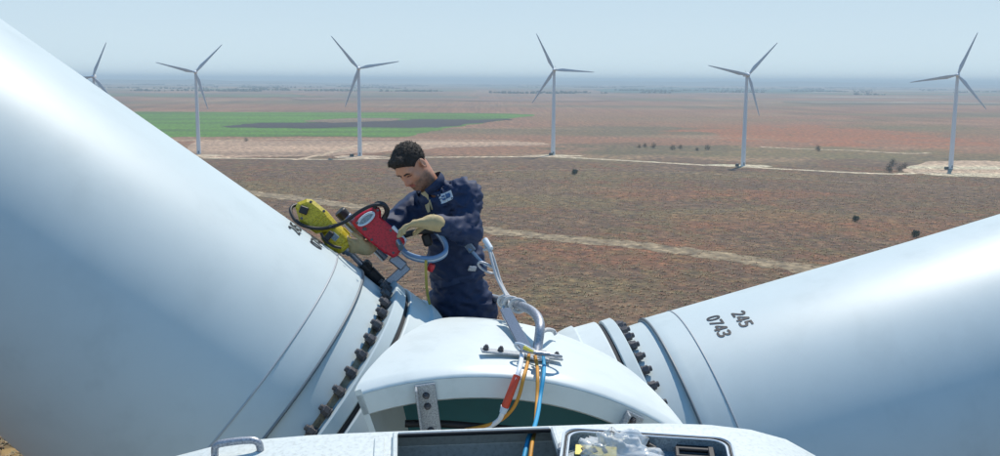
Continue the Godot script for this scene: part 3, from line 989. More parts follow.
func build_blades() -> void:
	var labels := ["huge white rotor blade with the torque tool standing on its bolted root", "huge white rotor blade marked 245 0743 near its root"]
	var hex := hexnut(0.0235, 0.034)
	for which in 2:
		var xf := blade_xf([138.14, 18.14][which], which)
		var t := thing("rotor_blade", RT, labels[which], "blade", "raised blades of the turbine in service")
		var sk := MB.new()
		var ss := [0.135, 0.14, 0.2, 0.3, 0.45, 0.6, 0.8, 1.0, 1.25, 1.5, 1.8, 2.1, 2.5, 3.0, 3.6, 4.3, 5.0, 5.5, 6.2, 7.0, 8.5, 10.5, 13.0, 16.0, 20.0, 24.0, 28.0, 31.0, 33.0, 33.9, 34.0]
		surf(sk, ss.size(), 120, func(i: int, j: int) -> Vector3:
			var s: float = ss[i]
			return xf * blade_point(s, TAU * j / 120.0, which, -0.012 if i == 0 else 0.0), true, xf * Vector3(0, 8, 0))
		part("skin", sk.mesh(), M.white, t)
		var fl := MB.new()
		lathe(fl, [Vector2(0.886, 0.137), Vector2(0.6, 0.137)], 90, xf * Transform3D(Basis(), Vector3(0, R0, 0)))
		lathe(fl, [Vector2(0.886, -0.03), Vector2(0.886, 0.137)], 90, xf * Transform3D(Basis(), Vector3(0, R0, 0)))
		part("root_flange", fl.mesh(), M.white, t)
		if which == 0:
			var gs := MB.new()
			lathe(gs, [Vector2(0.889, -0.028), Vector2(0.889, 0.006)], 120, xf * Transform3D(Basis(), Vector3(0, R0, 0)))
			part("grease_film", gs.mesh(), M.greasy, t)
		var be := MB.new()
		lathe(be, [Vector2(0.90, -0.066), Vector2(0.958, -0.066), Vector2(0.965, -0.060), Vector2(0.965, -0.006), Vector2(0.958, 0.0), Vector2(0.88, 0.0)].map(func(p: Vector2) -> Vector2: return Vector2(p.x, p.y - 0.028)), 120, xf * Transform3D(Basis(), Vector3(0, R0, 0)))
		part("bearing_ring", be.mesh(), M.white, t)
		var se := MB.new()
		lathe(se, [Vector2(0.90, -0.12), Vector2(0.950, -0.118), Vector2(0.950, -0.096), Vector2(0.90, -0.094)], 120, xf * Transform3D(Basis(), Vector3(0, R0, 0)))
		part("rubber_seal", se.mesh(), M.seal, t)
		var co := MB.new()
		# rounded shoulder behind the flat ring, smooth along its curve
		surf(co, 14, 120, func(i: int, j: int) -> Vector3:
			var q := PI * 0.5 * i / 13.0
			var r := 0.72 + 0.272 * sin(q)
			var a := TAU * j / 120.0
			return xf * Vector3(cos(a) * r, R0 - 0.255 - 0.30 * cos(q), sin(a) * r), true, xf * Vector3(0, R0 - 0.1, 0))
		lathe(co, [Vector2(0.992, -0.255), Vector2(0.978, -0.245), Vector2(0.972, -0.126), Vector2(0.966, -0.119), Vector2(0.90, -0.119)], 120, xf * Transform3D(Basis(), Vector3(0, R0, 0)))
		part("root_collar", co.mesh(), M.cover, t)
		# sealant bead and paint edge round the root
		for e in [[0.1365, 0.0155, M.line], [0.300, 0.010, M.edge]]:
			var bd := MB.new()
			surf(bd, 4, 120, func(i: int, j: int) -> Vector3:
				var off: float = [-0.004, 0.0035, 0.0035, -0.004][i] if e[0] > 0.2 else [-0.02, 0.005, 0.005, -0.004][i]
				var ds: float = [0.0, 0.002, 0.8, 1.0][i] * e[1]
				return xf * blade_point(e[0] + ds, TAU * j / 120.0, which, off), true, xf * Vector3(0, R0 + 0.1, 0))
			part("sealant_bead" if e[0] < 0.2 else "paint_edge", bd.mesh(), e[2], t)
		var ph: float = [0.139, -0.105][which]
		for k in 53:
			var a := ph + TAU * k / 53.0
			var p := Vector3(cos(a) * RB, R0, sin(a) * RB)
			part("bolt", hex, M.bolt, t, xf * Transform3D(Basis(Vector3.UP, k * 0.7), p))
		# stencilled numbers, bent on to the skin
		for line in [["245", 0.585 if which == 1 else 0.565], ["0743", 0.455 if which == 1 else 0.435]]:
			var tm := TextMesh.new()
			var f := SystemFont.new()
			f.font_names = PackedStringArray(["Droid Sans"])
			f.font_weight = 600
			tm.font = f
			tm.text = line[0]
			tm.font_size = 64
			tm.pixel_size = 0.098 / 64.0
			tm.depth = 0.0
			tm.curve_step = 1.0
			var arr := tm.get_mesh_arrays()
			var vs: PackedVector3Array = arr[Mesh.ARRAY_VERTEX]
			var ns := PackedVector3Array()
			var lo := Vector3.INF
			var hi := -Vector3.INF
			for q in vs:
				lo = lo.min(q)
				hi = hi.max(q)
			var idx: PackedInt32Array = arr[Mesh.ARRAY_INDEX] if arr[Mesh.ARRAY_INDEX] != null else PackedInt32Array()
			for q in vs.size():
				var lx: float = vs[q].x - lo.x if which == 0 else vs[q].x - (lo.x + hi.x) * 0.5
				var th: float = (0.012 - lx / 0.9) if which == 0 else (0.165 + lx / 0.9)
				var s: float = line[1] + (vs[q].y - (lo.y + hi.y) * 0.5)
				var p := xf * blade_point(s, th, which, 0.003)
				ns.append((p - xf * blade_point(s, th, which, -0.05)).normalized())
				vs[q] = p
			var am := ArrayMesh.new()
			var out := []
			out.resize(Mesh.ARRAY_MAX)
			out[Mesh.ARRAY_VERTEX] = vs
			out[Mesh.ARRAY_NORMAL] = ns
			if idx.size() > 0:
				out[Mesh.ARRAY_INDEX] = idx
			am.add_surface_from_arrays(Mesh.PRIMITIVE_TRIANGLES, out)
			part("number", am, M.print, t)

func roof_y(x: float) -> float:
	return 1.555 * pow(maxf(0.0, 1.0 - pow(absf(x - 0.02) / 1.50, 5.0)), 0.2)

func build_nacelle() -> void:
	var nac := thing("nacelle", RT, "white nacelle roof with an open hatch in front of the spinner", "nacelle")
	var xs := []
	for k in 9:
		xs.append(Vector2(-1.48, lerpf(-1.5, 0.9, k / 8.0)))
	for x in [-1.475, -1.45, -1.41, -1.36, -1.28, -1.18, -1.06, -0.92, -0.76, -0.6, -0.45, -0.295, -0.285, -0.15, 0.0, 0.15, 0.265, 0.275, 0.4, 0.55, 0.7, 0.86, 1.02, 1.16, 1.28, 1.36, 1.42, 1.46, 1.49, 1.51]:
		xs.append(Vector2(x, roof_y(x)))
	for k in 9:
		xs.append(Vector2(1.52, lerpf(0.9, -1.5, k / 8.0)))
	var zs := [[1.56, 0.09], [1.575, 0.06], [1.582, 0.028], [1.595, 0.010], [1.615, 0.0], [1.648, 0.0], [1.658, 0.0], [1.9, 0.0], [2.30, 0.0], [2.31, 0.0], [3.0, 0.0], [4.5, 0.0], [6.5, 0.0], [8.5, 0.0], [8.7, 0.04], [8.75, 0.09]]
	var mb := MB.new()
	var shell_at := func(i: int, j: int) -> Vector3:
		var q: Vector2 = xs[j]
		var k: float = 1.0 - zs[i][1] / 1.6
		return Vector3(0.06 + (q.x - 0.06) * k, q.y * k, zs[i][0])
	var in_hatch := func(i: int, j: int) -> bool:
		return i >= 6 and i < 8 and xs[j].x > -0.2851 and xs[j].x < 0.26 and xs[j].y > 1.4
	surf(mb, zs.size(), xs.size(), shell_at, false, Vector3(0, 0, 4), in_hatch)
	part("roof_shell", mb.mesh(), M.roof, nac)
	# hatch: rubber gasket, low rim, dark well
	var rim := MB.new()
	for r in [[Vector3(-0.291, 0, 1.98), Vector3(0.018, 0.03, 0.66)], [Vector3(0.271, 0, 1.98), Vector3(0.018, 0.03, 0.66)], [Vector3(-0.01, 0, 1.651), Vector3(0.545, 0.022, 0.012)], [Vector3(-0.01, 0, 2.31), Vector3(0.545, 0.03, 0.018)]]:
		rbox(rim, r[1], 0.006, Transform3D(Basis(), r[0] + Vector3(0, 1.558, 0)))
	part("hatch_rim", rim.mesh(), M.roof, nac)
	var gask := MB.new()
	rbox(gask, Vector3(0.544, 0.014, 0.010), 0.003, Transform3D(Basis(), Vector3(-0.01, 1.562, 1.664)))
	part("hatch_gasket", gask.mesh(), M.rubber, nac)
	# closed shell: floor, and the wall round the main shaft
	var base := MB.new()
	base.face([Vector3(-1.48, -1.5, 1.56), Vector3(1.52, -1.5, 1.56), Vector3(1.52, -1.5, 8.75), Vector3(-1.48, -1.5, 8.75)], Vector3(0, 0, 4))
	part("floor_pan", base.mesh(), M.roof, nac)
	for zz in [1.558, 8.752]:
		var fw := MB.new()
		var ring2 := []
		for q in xs:
			ring2.append(Vector3(0.06 + (q.x - 0.06) * 0.95, q.y * 0.95, zz))
		for q in ring2.size() - 1:
			fw.face([Vector3(0.06, -1.45, zz), ring2[q], ring2[q + 1]], Vector3(0, 0, 4))
		part("end_wall", fw.mesh(), M.roof, nac)
	var shaft := MB.new()
	lathe(shaft, [Vector2(0.30, 0.7), Vector2(0.30, 1.7)], 36, Transform3D(Basis(Vector3(1, 0, 0), PI * 0.5), Vector3.ZERO))
	part("main_shaft", shaft.mesh(), M.steel, nac)
	# seam cover plates beside the hatch
	var seam := MB.new()
	rbox(seam, Vector3(0.035, 0.008, 0.7), 0.003, Transform3D(Basis(), Vector3(-0.345, 1.5585, 2.02)))
	part("seam_strip", seam.mesh(), M.roof, nac)
	# grab handle
	var hd := MB.new()
	var hp := [Vector3(-0.905, 1.46, 1.70), Vector3(-0.905, 1.545, 1.70), Vector3(-0.895, 1.570, 1.70), Vector3(-0.86, 1.578, 1.70), Vector3(-0.80, 1.583, 1.70), Vector3(-0.765, 1.579, 1.70), Vector3(-0.752, 1.552, 1.70), Vector3(-0.752, 1.46, 1.70)]
	tube(hd, smooth_path(hp, 4), 0.013, -1.0, 10)
	part("grab_handle", hd.mesh(), M.alu, nac)
	# tower below, out of sight from up here
	var tw := MB.new()
	lathe(tw, [Vector2(1.9, -72.9), Vector2(1.3, -1.45)], 32, RT.affine_inverse() * Transform3D(Basis(), RT * Vector3(0.06, 0, 4.6)))
	part("tower", tw.mesh(), M.tower, nac)

# ---------------------------------------------------------------- smooth bodies from joined distances
class Field:
	var o := Vector3.ZERO
	var h := 0.01
	var nx := 0
	var ny := 0
	var nz := 0
	var d := PackedFloat32Array()
	func setup(lo: Vector3, hi: Vector3, cell: float) -> void:
		o = lo
		h = cell
		nx = int(ceil((hi.x - lo.x) / cell)) + 1
		ny = int(ceil((hi.y - lo.y) / cell)) + 1
		nz = int(ceil((hi.z - lo.z) / cell)) + 1
		d.resize(nx * ny * nz)
		d.fill(1.0)
	func _span(lo: Vector3, hi: Vector3) -> Array:
		return [maxi(0, int((lo.x - o.x) / h)), mini(nx - 1, int((hi.x - o.x) / h) + 1), maxi(0, int((lo.y - o.y) / h)), mini(ny - 1, int((hi.y - o.y) / h) + 1), maxi(0, int((lo.z - o.z) / h)), mini(nz - 1, int((hi.z - o.z) / h) + 1)]
	func _mix(at: int, v: float, k: float, cut: bool) -> void:
		var w := d[at]
		if cut:
			v = -v
			var q := maxf(k - absf(w - v), 0.0) / k
			d[at] = maxf(w, v) + q * q * k * 0.25
		else:
			var q := maxf(k - absf(w - v), 0.0) / k
			d[at] = minf(w, v) - q * q * k * 0.25
	func capsule(a: Vector3, b: Vector3, ra: float, rb: float, k := 0.03, cut := false) -> void:
		var m := maxf(ra, rb) + k + 3.0 * h
		var s := _span(Vector3(minf(a.x, b.x) - m, minf(a.y, b.y) - m, minf(a.z, b.z) - m), Vector3(maxf(a.x, b.x) + m, maxf(a.y, b.y) + m, maxf(a.z, b.z) + m))
		var ab := b - a
		var il := 1.0 / maxf(ab.length_squared(), 1e-9)
		for z in range(s[4], s[5] + 1):
			for y in range(s[2], s[3] + 1):
				var row := (z * ny + y) * nx
				for x in range(s[0], s[1] + 1):
					var p := o + Vector3(x, y, z) * h - a
					var t := clampf(p.dot(ab) * il, 0.0, 1.0)
					_mix(row + x, (p - ab * t).length() - lerpf(ra, rb, t), k, cut)
	func ellipsoid(c: Vector3, bs: Basis, r: Vector3, k := 0.03, cut := false) -> void:
		var m := maxf(r.x, maxf(r.y, r.z)) + k + 3.0 * h
		var s := _span(c - Vector3.ONE * m, c + Vector3.ONE * m)
		var inv := bs.inverse()
		for z in range(s[4], s[5] + 1):
			for y in range(s[2], s[3] + 1):
				var row := (z * ny + y) * nx
				for x in range(s[0], s[1] + 1):
					var p := inv * (o + Vector3(x, y, z) * h - c)
					var q := p / r
					var l := q.length()
					var g := (q / r).length()
					_mix(row + x, l * (l - 1.0) / maxf(g, 1e-6) if l > 0.01 else -minf(r.x, minf(r.y, r.z)), k, cut)
	func below(pn: Vector3, pd: float, k := 0.01) -> void:
		# keep what lies on the far side of the plane pn.x > pd
		for z in nz:
			for y in ny:
				var row := (z * ny + y) * nx
				for x in nx:
					if d[row + x] < 0.1:
						_mix(row + x, pn.dot(o + Vector3(x, y, z) * h) - pd, k, true)
	func ripple(n: FastNoiseLite, amp: float, sc: Vector3, fold := 0.0) -> void:
		for z in nz:
			for y in ny:
				var row := (z * ny + y) * nx
				for x in nx:
					if absf(d[row + x]) < 0.05:
						var p := o + Vector3(x, y, z) * h
						var v := n.get_noise_3d(p.x * sc.x, p.y * sc.y, p.z * sc.z)
						d[row + x] += amp * v + fold * (absf(n.get_noise_3d(p.x * sc.x * 1.7 + 20.0, p.y * sc.y * 1.7, p.z * sc.z)) - 0.2)
	func at(p: Vector3) -> float:
		var q := (p - o) / h
		var x := clampi(int(q.x), 0, nx - 2)
		var y := clampi(int(q.y), 0, ny - 2)
		var z := clampi(int(q.z), 0, nz - 2)
		var f := q - Vector3(x, y, z)
		var b := (z * ny + y) * nx + x
		var c0 := lerpf(lerpf(d[b], d[b + 1], f.x), lerpf(d[b + nx], d[b + nx + 1], f.x), f.y)
		b += nx * ny
		return lerpf(c0, lerpf(lerpf(d[b], d[b + 1], f.x), lerpf(d[b + nx], d[b + nx + 1], f.x), f.y), f.z)
	func grad(p: Vector3) -> Vector3:
		var e := h
		return Vector3(at(p + Vector3(e, 0, 0)) - at(p - Vector3(e, 0, 0)), at(p + Vector3(0, e, 0)) - at(p - Vector3(0, e, 0)), at(p + Vector3(0, 0, e)) - at(p - Vector3(0, 0, e))).normalized()
	func hit(from: Vector3, dirv: Vector3, far := 3.0) -> Vector3:
		var t := 0.0
		while t < far:
			if at(from + dirv * t) < 0.0:
				return from + dirv * t
			t += h * 0.4
		return from
	func mesh_into(mb: MB, paint = null) -> void:
		var ids := PackedInt32Array()
		ids.resize(nx * ny * nz)
		ids.fill(-1)
		var st := [1, nx, nx * ny]
		for z in nz - 1:
			for y in ny - 1:
				for x in nx - 1:
					var b := (z * ny + y) * nx + x
					var c := [d[b], d[b + 1], d[b + nx], d[b + nx + 1], d[b + st[2]], d[b + st[2] + 1], d[b + st[2] + nx], d[b + st[2] + nx + 1]]
					var neg := 0
					for v in c:
						if v < 0.0:
							neg += 1
					if neg == 0 or neg == 8:
						continue
					var acc := Vector3.ZERO
					var cnt := 0
					for e in [[0, 1], [2, 3], [4, 5], [6, 7], [0, 2], [1, 3], [4, 6], [5, 7], [0, 4], [1, 5], [2, 6], [3, 7]]:
						var a: float = c[e[0]]
						var g: float = c[e[1]]
						if (a < 0.0) != (g < 0.0):
							var t := a / (a - g)
							var p0 := Vector3(e[0] & 1, (e[0] >> 1) & 1, e[0] >> 2)
							var p1 := Vector3(e[1] & 1, (e[1] >> 1) & 1, e[1] >> 2)
							acc += p0.lerp(p1, t)
							cnt += 1
					var p := o + (Vector3(x, y, z) + acc / cnt) * h
					if paint != null:
						mb.col = paint.call(p)
					ids[b] = mb.vert(p, grad(p))
		for z in range(1, nz - 1):
			for y in range(1, ny - 1):
				for x in range(1, nx - 1):
					var b := (z * ny + y) * nx + x
					var s0 := d[b] < 0.0
					for ax in 3:
						if s0 == (d[b + st[ax]] < 0.0):
							continue
						var u: int = st[(ax + 1) % 3]
						var w: int = st[(ax + 2) % 3]
						var q := [ids[b], ids[b - u], ids[b - u - w], ids[b - w]]
						if q[0] < 0 or q[1] < 0 or q[2] < 0 or q[3] < 0:
							continue
						if s0:
							mb.quad(q[0], q[3], q[2], q[1])
						else:
							mb.quad(q[0], q[1], q[2], q[3])

# ---------------------------------------------------------------- the worker
func hand_field(f: Field, wrist: Vector3, along: Vector3, palm: Vector3, thumb_side: float, curls: Array, sc := 1.0, splay := 0.07) -> void:
	# palm = the way the palm faces; thumb_side +1 when the thumb lies on along x palm
	along = along.normalized()
	palm = (palm - along * palm.dot(along)).normalized()
	var side := along.cross(palm) * thumb_side
	f.capsule(wrist - along * 0.02 * sc, wrist + along * 0.02 * sc, 0.030 * sc, 0.030 * sc, 0.02)
	for k in 4:
		var off := (1.5 - k) * 0.021 * sc
		f.capsule(wrist + along * 0.02 * sc + side * off * 0.7, wrist + along * (0.088 - 0.004 * absf(k - 1.0)) * sc + side * off, 0.017 * sc, 0.0145 * sc, 0.022)
	for k in 4:
		var off := (1.5 - k) * 0.022 * sc
		var l: Array = [[0.042, 0.026, 0.02], [0.047, 0.03, 0.022], [0.043, 0.028, 0.021], [0.034, 0.02, 0.018]][k]
		var p := wrist + along * (0.088 - 0.004 * absf(k - 1.0)) * sc + side * off
		var a: float = curls[k] * 0.55
		var spread := side * (1.5 - k) * splay
		var r := (0.0115 - 0.0008 * absf(k - 1.0)) * sc
		for j in 3:
			var dirv := (along * cos(a) + palm * sin(a) + spread).normalized()
			var q = p + dirv * l[j] * sc
			f.capsule(p, q, r, r * 0.93, 0.006)
			p = q
			r *= 0.93
			a += curls[k]
	var tp := wrist + along * 0.025 * sc + side * 0.026 * sc
	var ta = (along * 0.62 + side * 0.72 + palm * 0.35 * curls[4]).normalized()
	var t1 = tp + ta * 0.040 * sc
	var tb = (along * 0.85 + side * 0.25 + palm * 0.75 * curls[4]).normalized()
	var t2 = t1 + tb * 0.032 * sc
	var tc = (along * 0.8 - side * 0.1 + palm * 0.9 * curls[4]).normalized()
	f.capsule(tp, t1, 0.018 * sc, 0.0135 * sc, 0.014)
	f.capsule(t1, t2, 0.0135 * sc, 0.0125 * sc, 0.006)
	f.capsule(t2, t2 + tc * 0.025 * sc, 0.0125 * sc, 0.0105 * sc, 0.006)

func build_worker() -> void:
	var w := thing("person", RT, "worker in a navy coverall and tan gloves bending over the tool", "person")
	# joints, in the frame of the turbine head
	var pelvis := Vector3(0.070, 1.315, -0.520)
	var waist := Vector3(0.041, 1.545, -0.520)
	var chest := Vector3(-0.017, 1.815, -0.480)
	var neck := Vector3(-0.084, 1.983, -0.450)
	var hipl := pelvis + Vector3(0.10, -0.04, 0.06)
	var hipr := pelvis + Vector3(-0.085, -0.04, -0.06)
	var kneel := Vector3(hipl.x + 0.03, 0.85, hipl.z + 0.0)
	var kneer := Vector3(hipr.x - 0.02, 0.85, hipr.z - 0.02)
	var footl := Vector3(hipl.x + 0.03, 0.43, hipl.z - 0.06)
	var footr := Vector3(hipr.x - 0.03, 0.43, hipr.z - 0.10)
	var shl := Vector3(0.090, 1.964, -0.400)
	var shr := Vector3(-0.182, 1.880, -0.580)
	var ell := Vector3(0.093, 1.785, -0.260)
	var wrl := Vector3(-0.095, 1.879, -0.120)
	var elr := Vector3(-0.329, 1.789, -0.420)
	var wrr := Vector3(-0.441, 1.712, -0.290)
	# head frame: x to his left, y up the skull, z out of the face
	var fz := Vector3(-0.40, -0.62, 0.67).normalized()
	var fx := Vector3(0.74, 0.33, 0.60)
	fx = (fx - fz * fx.dot(fz)).normalized()
	var hb := Basis(fx, fz.cross(fx), fz)
	var hc := Vector3(-0.206, 2.122, -0.420)
	var hx := Transform3D(hb, hc)
	# body: skin
	var body := MB.new()
	body.use_col = true
	var f := Field.new()
	f.setup(hc - Vector3.ONE * 0.19, hc + Vector3.ONE * 0.17, 0.0055)
	f.ellipsoid(hx * Vector3(0, 0.035, -0.012), hb, Vector3(0.073, 0.088, 0.094), 0.02)
	f.ellipsoid(hx * Vector3(0, -0.040, 0.030), hb, Vector3(0.056, 0.078, 0.060), 0.03)
	f.capsule(hx * Vector3(-0.046, -0.060, 0.0), hx * Vector3(-0.014, -0.098, 0.062), 0.020, 0.018, 0.03)
	f.capsule(hx * Vector3(0.046, -0.060, 0.0), hx * Vector3(0.014, -0.098, 0.062), 0.020, 0.018, 0.03)
	f.capsule(hx * Vector3(-0.040, 0.022, 0.066), hx * Vector3(0.040, 0.022, 0.066), 0.017, 0.017, 0.02)
	f.capsule(hx * Vector3(-0.043, -0.022, 0.056), hx * Vector3(0.043, -0.022, 0.056), 0.017, 0.017, 0.02)
	for s in [-1.0, 1.0]:
		f.ellipsoid(hx * Vector3(0.031 * s, 0.000, 0.090), hb, Vector3(0.017, 0.011, 0.014), 0.014, true)
	f.capsule(hx * Vector3(0, 0.010, 0.080), hx * Vector3(0, -0.030, 0.104), 0.010, 0.0135, 0.012)
	f.capsule(hx * Vector3(-0.013, -0.034, 0.090), hx * Vector3(0.013, -0.034, 0.090), 0.010, 0.010, 0.010)
	f.capsule(hx * Vector3(-0.020, -0.062, 0.080), hx * Vector3(0.020, -0.062, 0.080), 0.0085, 0.0085, 0.008)
	f.capsule(hx * Vector3(-0.022, -0.0595, 0.092), hx * Vector3(0.022, -0.0595, 0.092), 0.003, 0.003, 0.004, true)
	for s in [-1.0, 1.0]:
		var eb := hb * Basis(Vector3.UP, 0.35 * s)
		f.ellipsoid(hx * Vector3(0.080 * s, -0.004, -0.014), eb, Vector3(0.010, 0.033, 0.021), 0.010)
		f.ellipsoid(hx * Vector3(0.090 * s, -0.002, -0.008), eb, Vector3(0.007, 0.020, 0.011), 0.006, true)
	f.capsule(hx * Vector3(0, -0.05, -0.035), neck + Vector3(0.0, -0.02, -0.02), 0.056, 0.060, 0.03)
	var inv := hx.affine_inverse()
	f.mesh_into(body, func(p: Vector3) -> Color:
		var q := inv * p
		var skin := Color(0.50, 0.245, 0.155)
		var v := noise.get_noise_3d(p.x * 60.0, p.y * 60.0, p.z * 60.0)
		var k := skin * (1.0 + 0.10 * v)
		k = k.lerp(Color(0.52, 0.19, 0.125), clampf(1.0 - Vector2(q.x, q.y + 0.025).length() / 0.05, 0, 1) * 0.6 if q.z > 0.05 else 0.0)
		var jaw := smoothstep(-0.035, -0.058, q.y) * smoothstep(-0.03, 0.0, q.z) if absf(q.x) > 0.018 or q.y < -0.072 or (q.y > -0.055 and q.y < -0.043) else 0.0
		k = k.lerp(Color(0.13, 0.085, 0.065), jaw * clampf(0.62 + v * 0.6, 0, 0.85))
		if absf(q.y + 0.0615) < 0.0085 and absf(q.x) < 0.024 and q.z > 0.07:
			k = Color(0.40, 0.125, 0.10)
		if absf(q.y - 0.0245 + absf(absf(q.x) - 0.03) * 0.25) < 0.0055 and absf(q.x) > 0.010 and absf(q.x) < 0.050 and q.z > 0.05:
			k = Color(0.03, 0.022, 0.018)
		if absf(q.y - 0.0) < 0.0032 and absf(absf(q.x) - 0.031) < 0.015 and q.z > 0.05:
			k = Color(0.035, 0.022, 0.02)
		return k)
	# rest of the body under the clothes, joined on below the neck
	var f2 := Field.new()
	f2.setup(Vector3(minf(wrr.x, shr.x) - 0.12, 0.28, -0.98), Vector3(shl.x + 0.2, neck.y + 0.03, 0.1), 0.022)
	f2.capsule(neck, chest, 0.050, 0.08, 0.04)
	f2.capsule(chest, pelvis, 0.08, 0.085, 0.04)
	f2.capsule(shl, shr, 0.035, 0.035, 0.03)
	for l in [[shl, ell, wrl], [shr, elr, wrr]]:
		f2.capsule(l[0], l[1], 0.036, 0.034, 0.02)
		f2.capsule(l[1], l[2], 0.036, 0.027, 0.02)
	for l in [[hipl, kneel, footl], [hipr, kneer, footr]]:
		f2.capsule(l[0], l[1], 0.070, 0.048, 0.03)
		f2.capsule(l[1], l[2], 0.046, 0.036, 0.02)
	body.col = Color(0.50, 0.245, 0.155)
	f2.mesh_into(body)
	part("body", body.mesh(), M.skin, w)
	# hair
	var fh := Field.new()
	fh.setup(hc - Vector3.ONE * 0.16, hc + Vector3.ONE * 0.17, 0.006)
	fh.ellipsoid(hx * Vector3(0, 0.042, -0.016), hb, Vector3(0.082, 0.094, 0.100), 0.02)
	fh.capsule(hx * Vector3(-0.032, 0.100, 0.064), hx * Vector3(0.032, 0.100, 0.064), 0.020, 0.020, 0.03)
	fh.ripple(noise, 0.009, Vector3(46, 46, 80))
	var n1 := (hb * Vector3(0, -0.62, 0.78)).normalized()
	fh.below(-n1, -n1.dot(hx * Vector3(0, 0.066, 0.072)), 0.012)
	for s in [-1.0, 1.0]:
		fh.ellipsoid(hx * Vector3(0.085 * s, -0.012, 0.010), hb, Vector3(0.03, 0.05, 0.045), 0.012, true)
		fh.ellipsoid(hx * Vector3(0.075 * s, 0.028, 0.078), hb, Vector3(0.03, 0.035, 0.03), 0.012, true)
	fh.below((hb * Vector3(0, 1, -0.25)).normalized(), (hb * Vector3(0, 1, -0.25)).normalized().dot(hx * Vector3(0, -0.055, -0.05)), 0.01)
	var hm := MB.new()
	fh.mesh_into(hm)
	var hr_rng := RandomNumberGenerator.new()
	hr_rng.seed = 77
	var nv := hm.v.size()
	for q in 2600:
		var at := hr_rng.randi() % nv
		var hn := hm.n[at]
		var comb := (hb * Vector3(hr_rng.randfn() * 0.5, 0.25, 0.8 + hr_rng.randfn() * 0.5))
		comb = (comb - hn * comb.dot(hn)).normalized()
		var side2 := hn.cross(comb) * 0.0016
		var p0: Vector3 = hm.v[at] - hn * 0.003
		var p1 := p0 + (comb * 0.8 + hn * hr_rng.randf_range(0.3, 0.9)).normalized() * hr_rng.randf_range(0.008, 0.018)
		hm.face([p0 - side2, p0 + side2, p1])
	part("hair", hm.mesh(), M.hair, w)
	# coverall
	var g := Field.new()
	g.setup(Vector3(minf(wrr.x, shr.x) - 0.14, 0.36, -1.02), Vector3(shl.x + 0.26, neck.y + 0.14, 0.12), 0.0125)
	var across := (shl - shr).normalized()
	var trunk := Basis(across, Vector3.UP, across.cross(Vector3.UP)).orthonormalized()
	g.ellipsoid(chest + Vector3(0.01, 0.01, 0), trunk, Vector3(0.185, 0.19, 0.135), 0.05)
	g.capsule(shl + (shr - shl) * 0.1, shr + (shl - shr) * 0.1, 0.080, 0.075, 0.06)
	g.ellipsoid(waist, trunk, Vector3(0.178, 0.20, 0.15), 0.08)
	g.ellipsoid(pelvis, trunk, Vector3(0.185, 0.16, 0.155), 0.08)
	g.capsule(neck + Vector3(0.005, -0.05, -0.01), neck + Vector3(-0.004, 0.012, -0.018), 0.095, 0.073, 0.04)
	for l in [[shl, ell, wrl, 0.098], [shr, elr, wrr, 0.086]]:
		g.capsule(l[0], l[1], l[3], 0.076, 0.04)
		g.capsule(l[1], l[2], 0.076, 0.050, 0.03)
	for l in [[hipl, kneel, footl], [hipr, kneer, footr]]:
		g.capsule(l[0], l[1], 0.105, 0.085, 0.05)
		g.capsule(l[1], l[2], 0.085, 0.072, 0.03)
	var folds := FastNoiseLite.new()
	folds.seed = 12
	folds.frequency = 1.0
	folds.fractal_octaves = 1
	g.ripple(folds, 0.003, Vector3(6, 14, 6), 0.030)
	# open neck
	var nd := (hx * Vector3(0, -0.05, -0.03) - neck).normalized()
	g.below(-nd, -nd.dot(neck + nd * 0.035), 0.008)
	g.capsule(neck + nd * -0.02, neck + nd * 0.2, 0.060, 0.070, 0.008, true)
	for l in [[ell, wrl], [elr, wrr]]:
		var dv: Vector3 = (l[1] - l[0]).normalized()
		g.capsule(l[1] + dv * 0.04, l[1] + dv * 0.14, 0.075, 0.075, 0.006, true)
	var gm := MB.new()
	g.mesh_into(gm)
	var suit := part("coverall", gm.mesh(), M.navy, w)
	# collar, standing round the neck and open at the throat
	var col := MB.new()
	var nside := nd.cross(fz).normalized()
	var nfront := nside.cross(nd).normalized()
	if nfront.dot(fz) < 0:
		nfront = -nfront
	for lay in [0, 1]:
		surf(col, 5, 28, func(i: int, j: int) -> Vector3:
			var a := lerpf(0.42, TAU - 0.42, j / 27.0)
			var t := i / 4.0
			var r = 0.076 + 0.012 * t * t - 0.006 * lay + (0.012 * sin(t * PI))
			var rise := 0.055 + 0.012 * cos(a + PI)
			return neck + Vector3(0, -0.004, -0.006) + nd * (t * rise) + (nfront * cos(a) + nside * sin(a)) * r, false, neck + nd * 0.03 + nd * 0.0)
	part("collar", col.mesh(), M.navy, suit)
	# tan shirt showing at the throat, zip edge, chest badge
	var cam_l := RT.affine_inverse() * Vector3(0, 76, 0)
	var sh := MB.new()
	surf(sh, 6, 6, func(i: int, j: int) -> Vector3:
		var a := lerpf(-0.45, 0.45, j / 5.0)
		var t := i / 5.0
		return neck + nd * lerpf(0.03, -0.075, t) + (nfront * cos(a * (1.0 - t * 0.8)) + nside * sin(a * (1.0 - t * 0.8))) * lerpf(0.070, 0.118, t), false, neck - nfront)
	part("shirt_front", sh.mesh(), M.shirt, w)
	var badge_at := Vector3(-0.010, 1.949, -0.420)
	var zip := []
	for q in [[428.5, 200.0], [430.5, 207.0], [432.5, 214.0], [434.0, 221.0]]:
		var tgt := cam_l + (badge_at - cam_l).rotated(Vector3.UP, (447.5 - q[0]) / 1010.0).rotated(Vector3.RIGHT, -(q[1] - 197.0) / 1000.0)
		var hp := g.hit(cam_l + (tgt - cam_l).normalized() * 3.6, (tgt - cam_l).normalized())
		zip.append(hp + g.grad(hp) * 0.003)
	var zm := MB.new()
	tube(zm, smooth_path(zip, 5), 0.005, 0.004, 6)
	part("zip", zm.mesh(), M.shirt, suit)
	var bd := MB.new()
	var bl := MB.new()
	var bdir := (badge_at - cam_l).normalized()
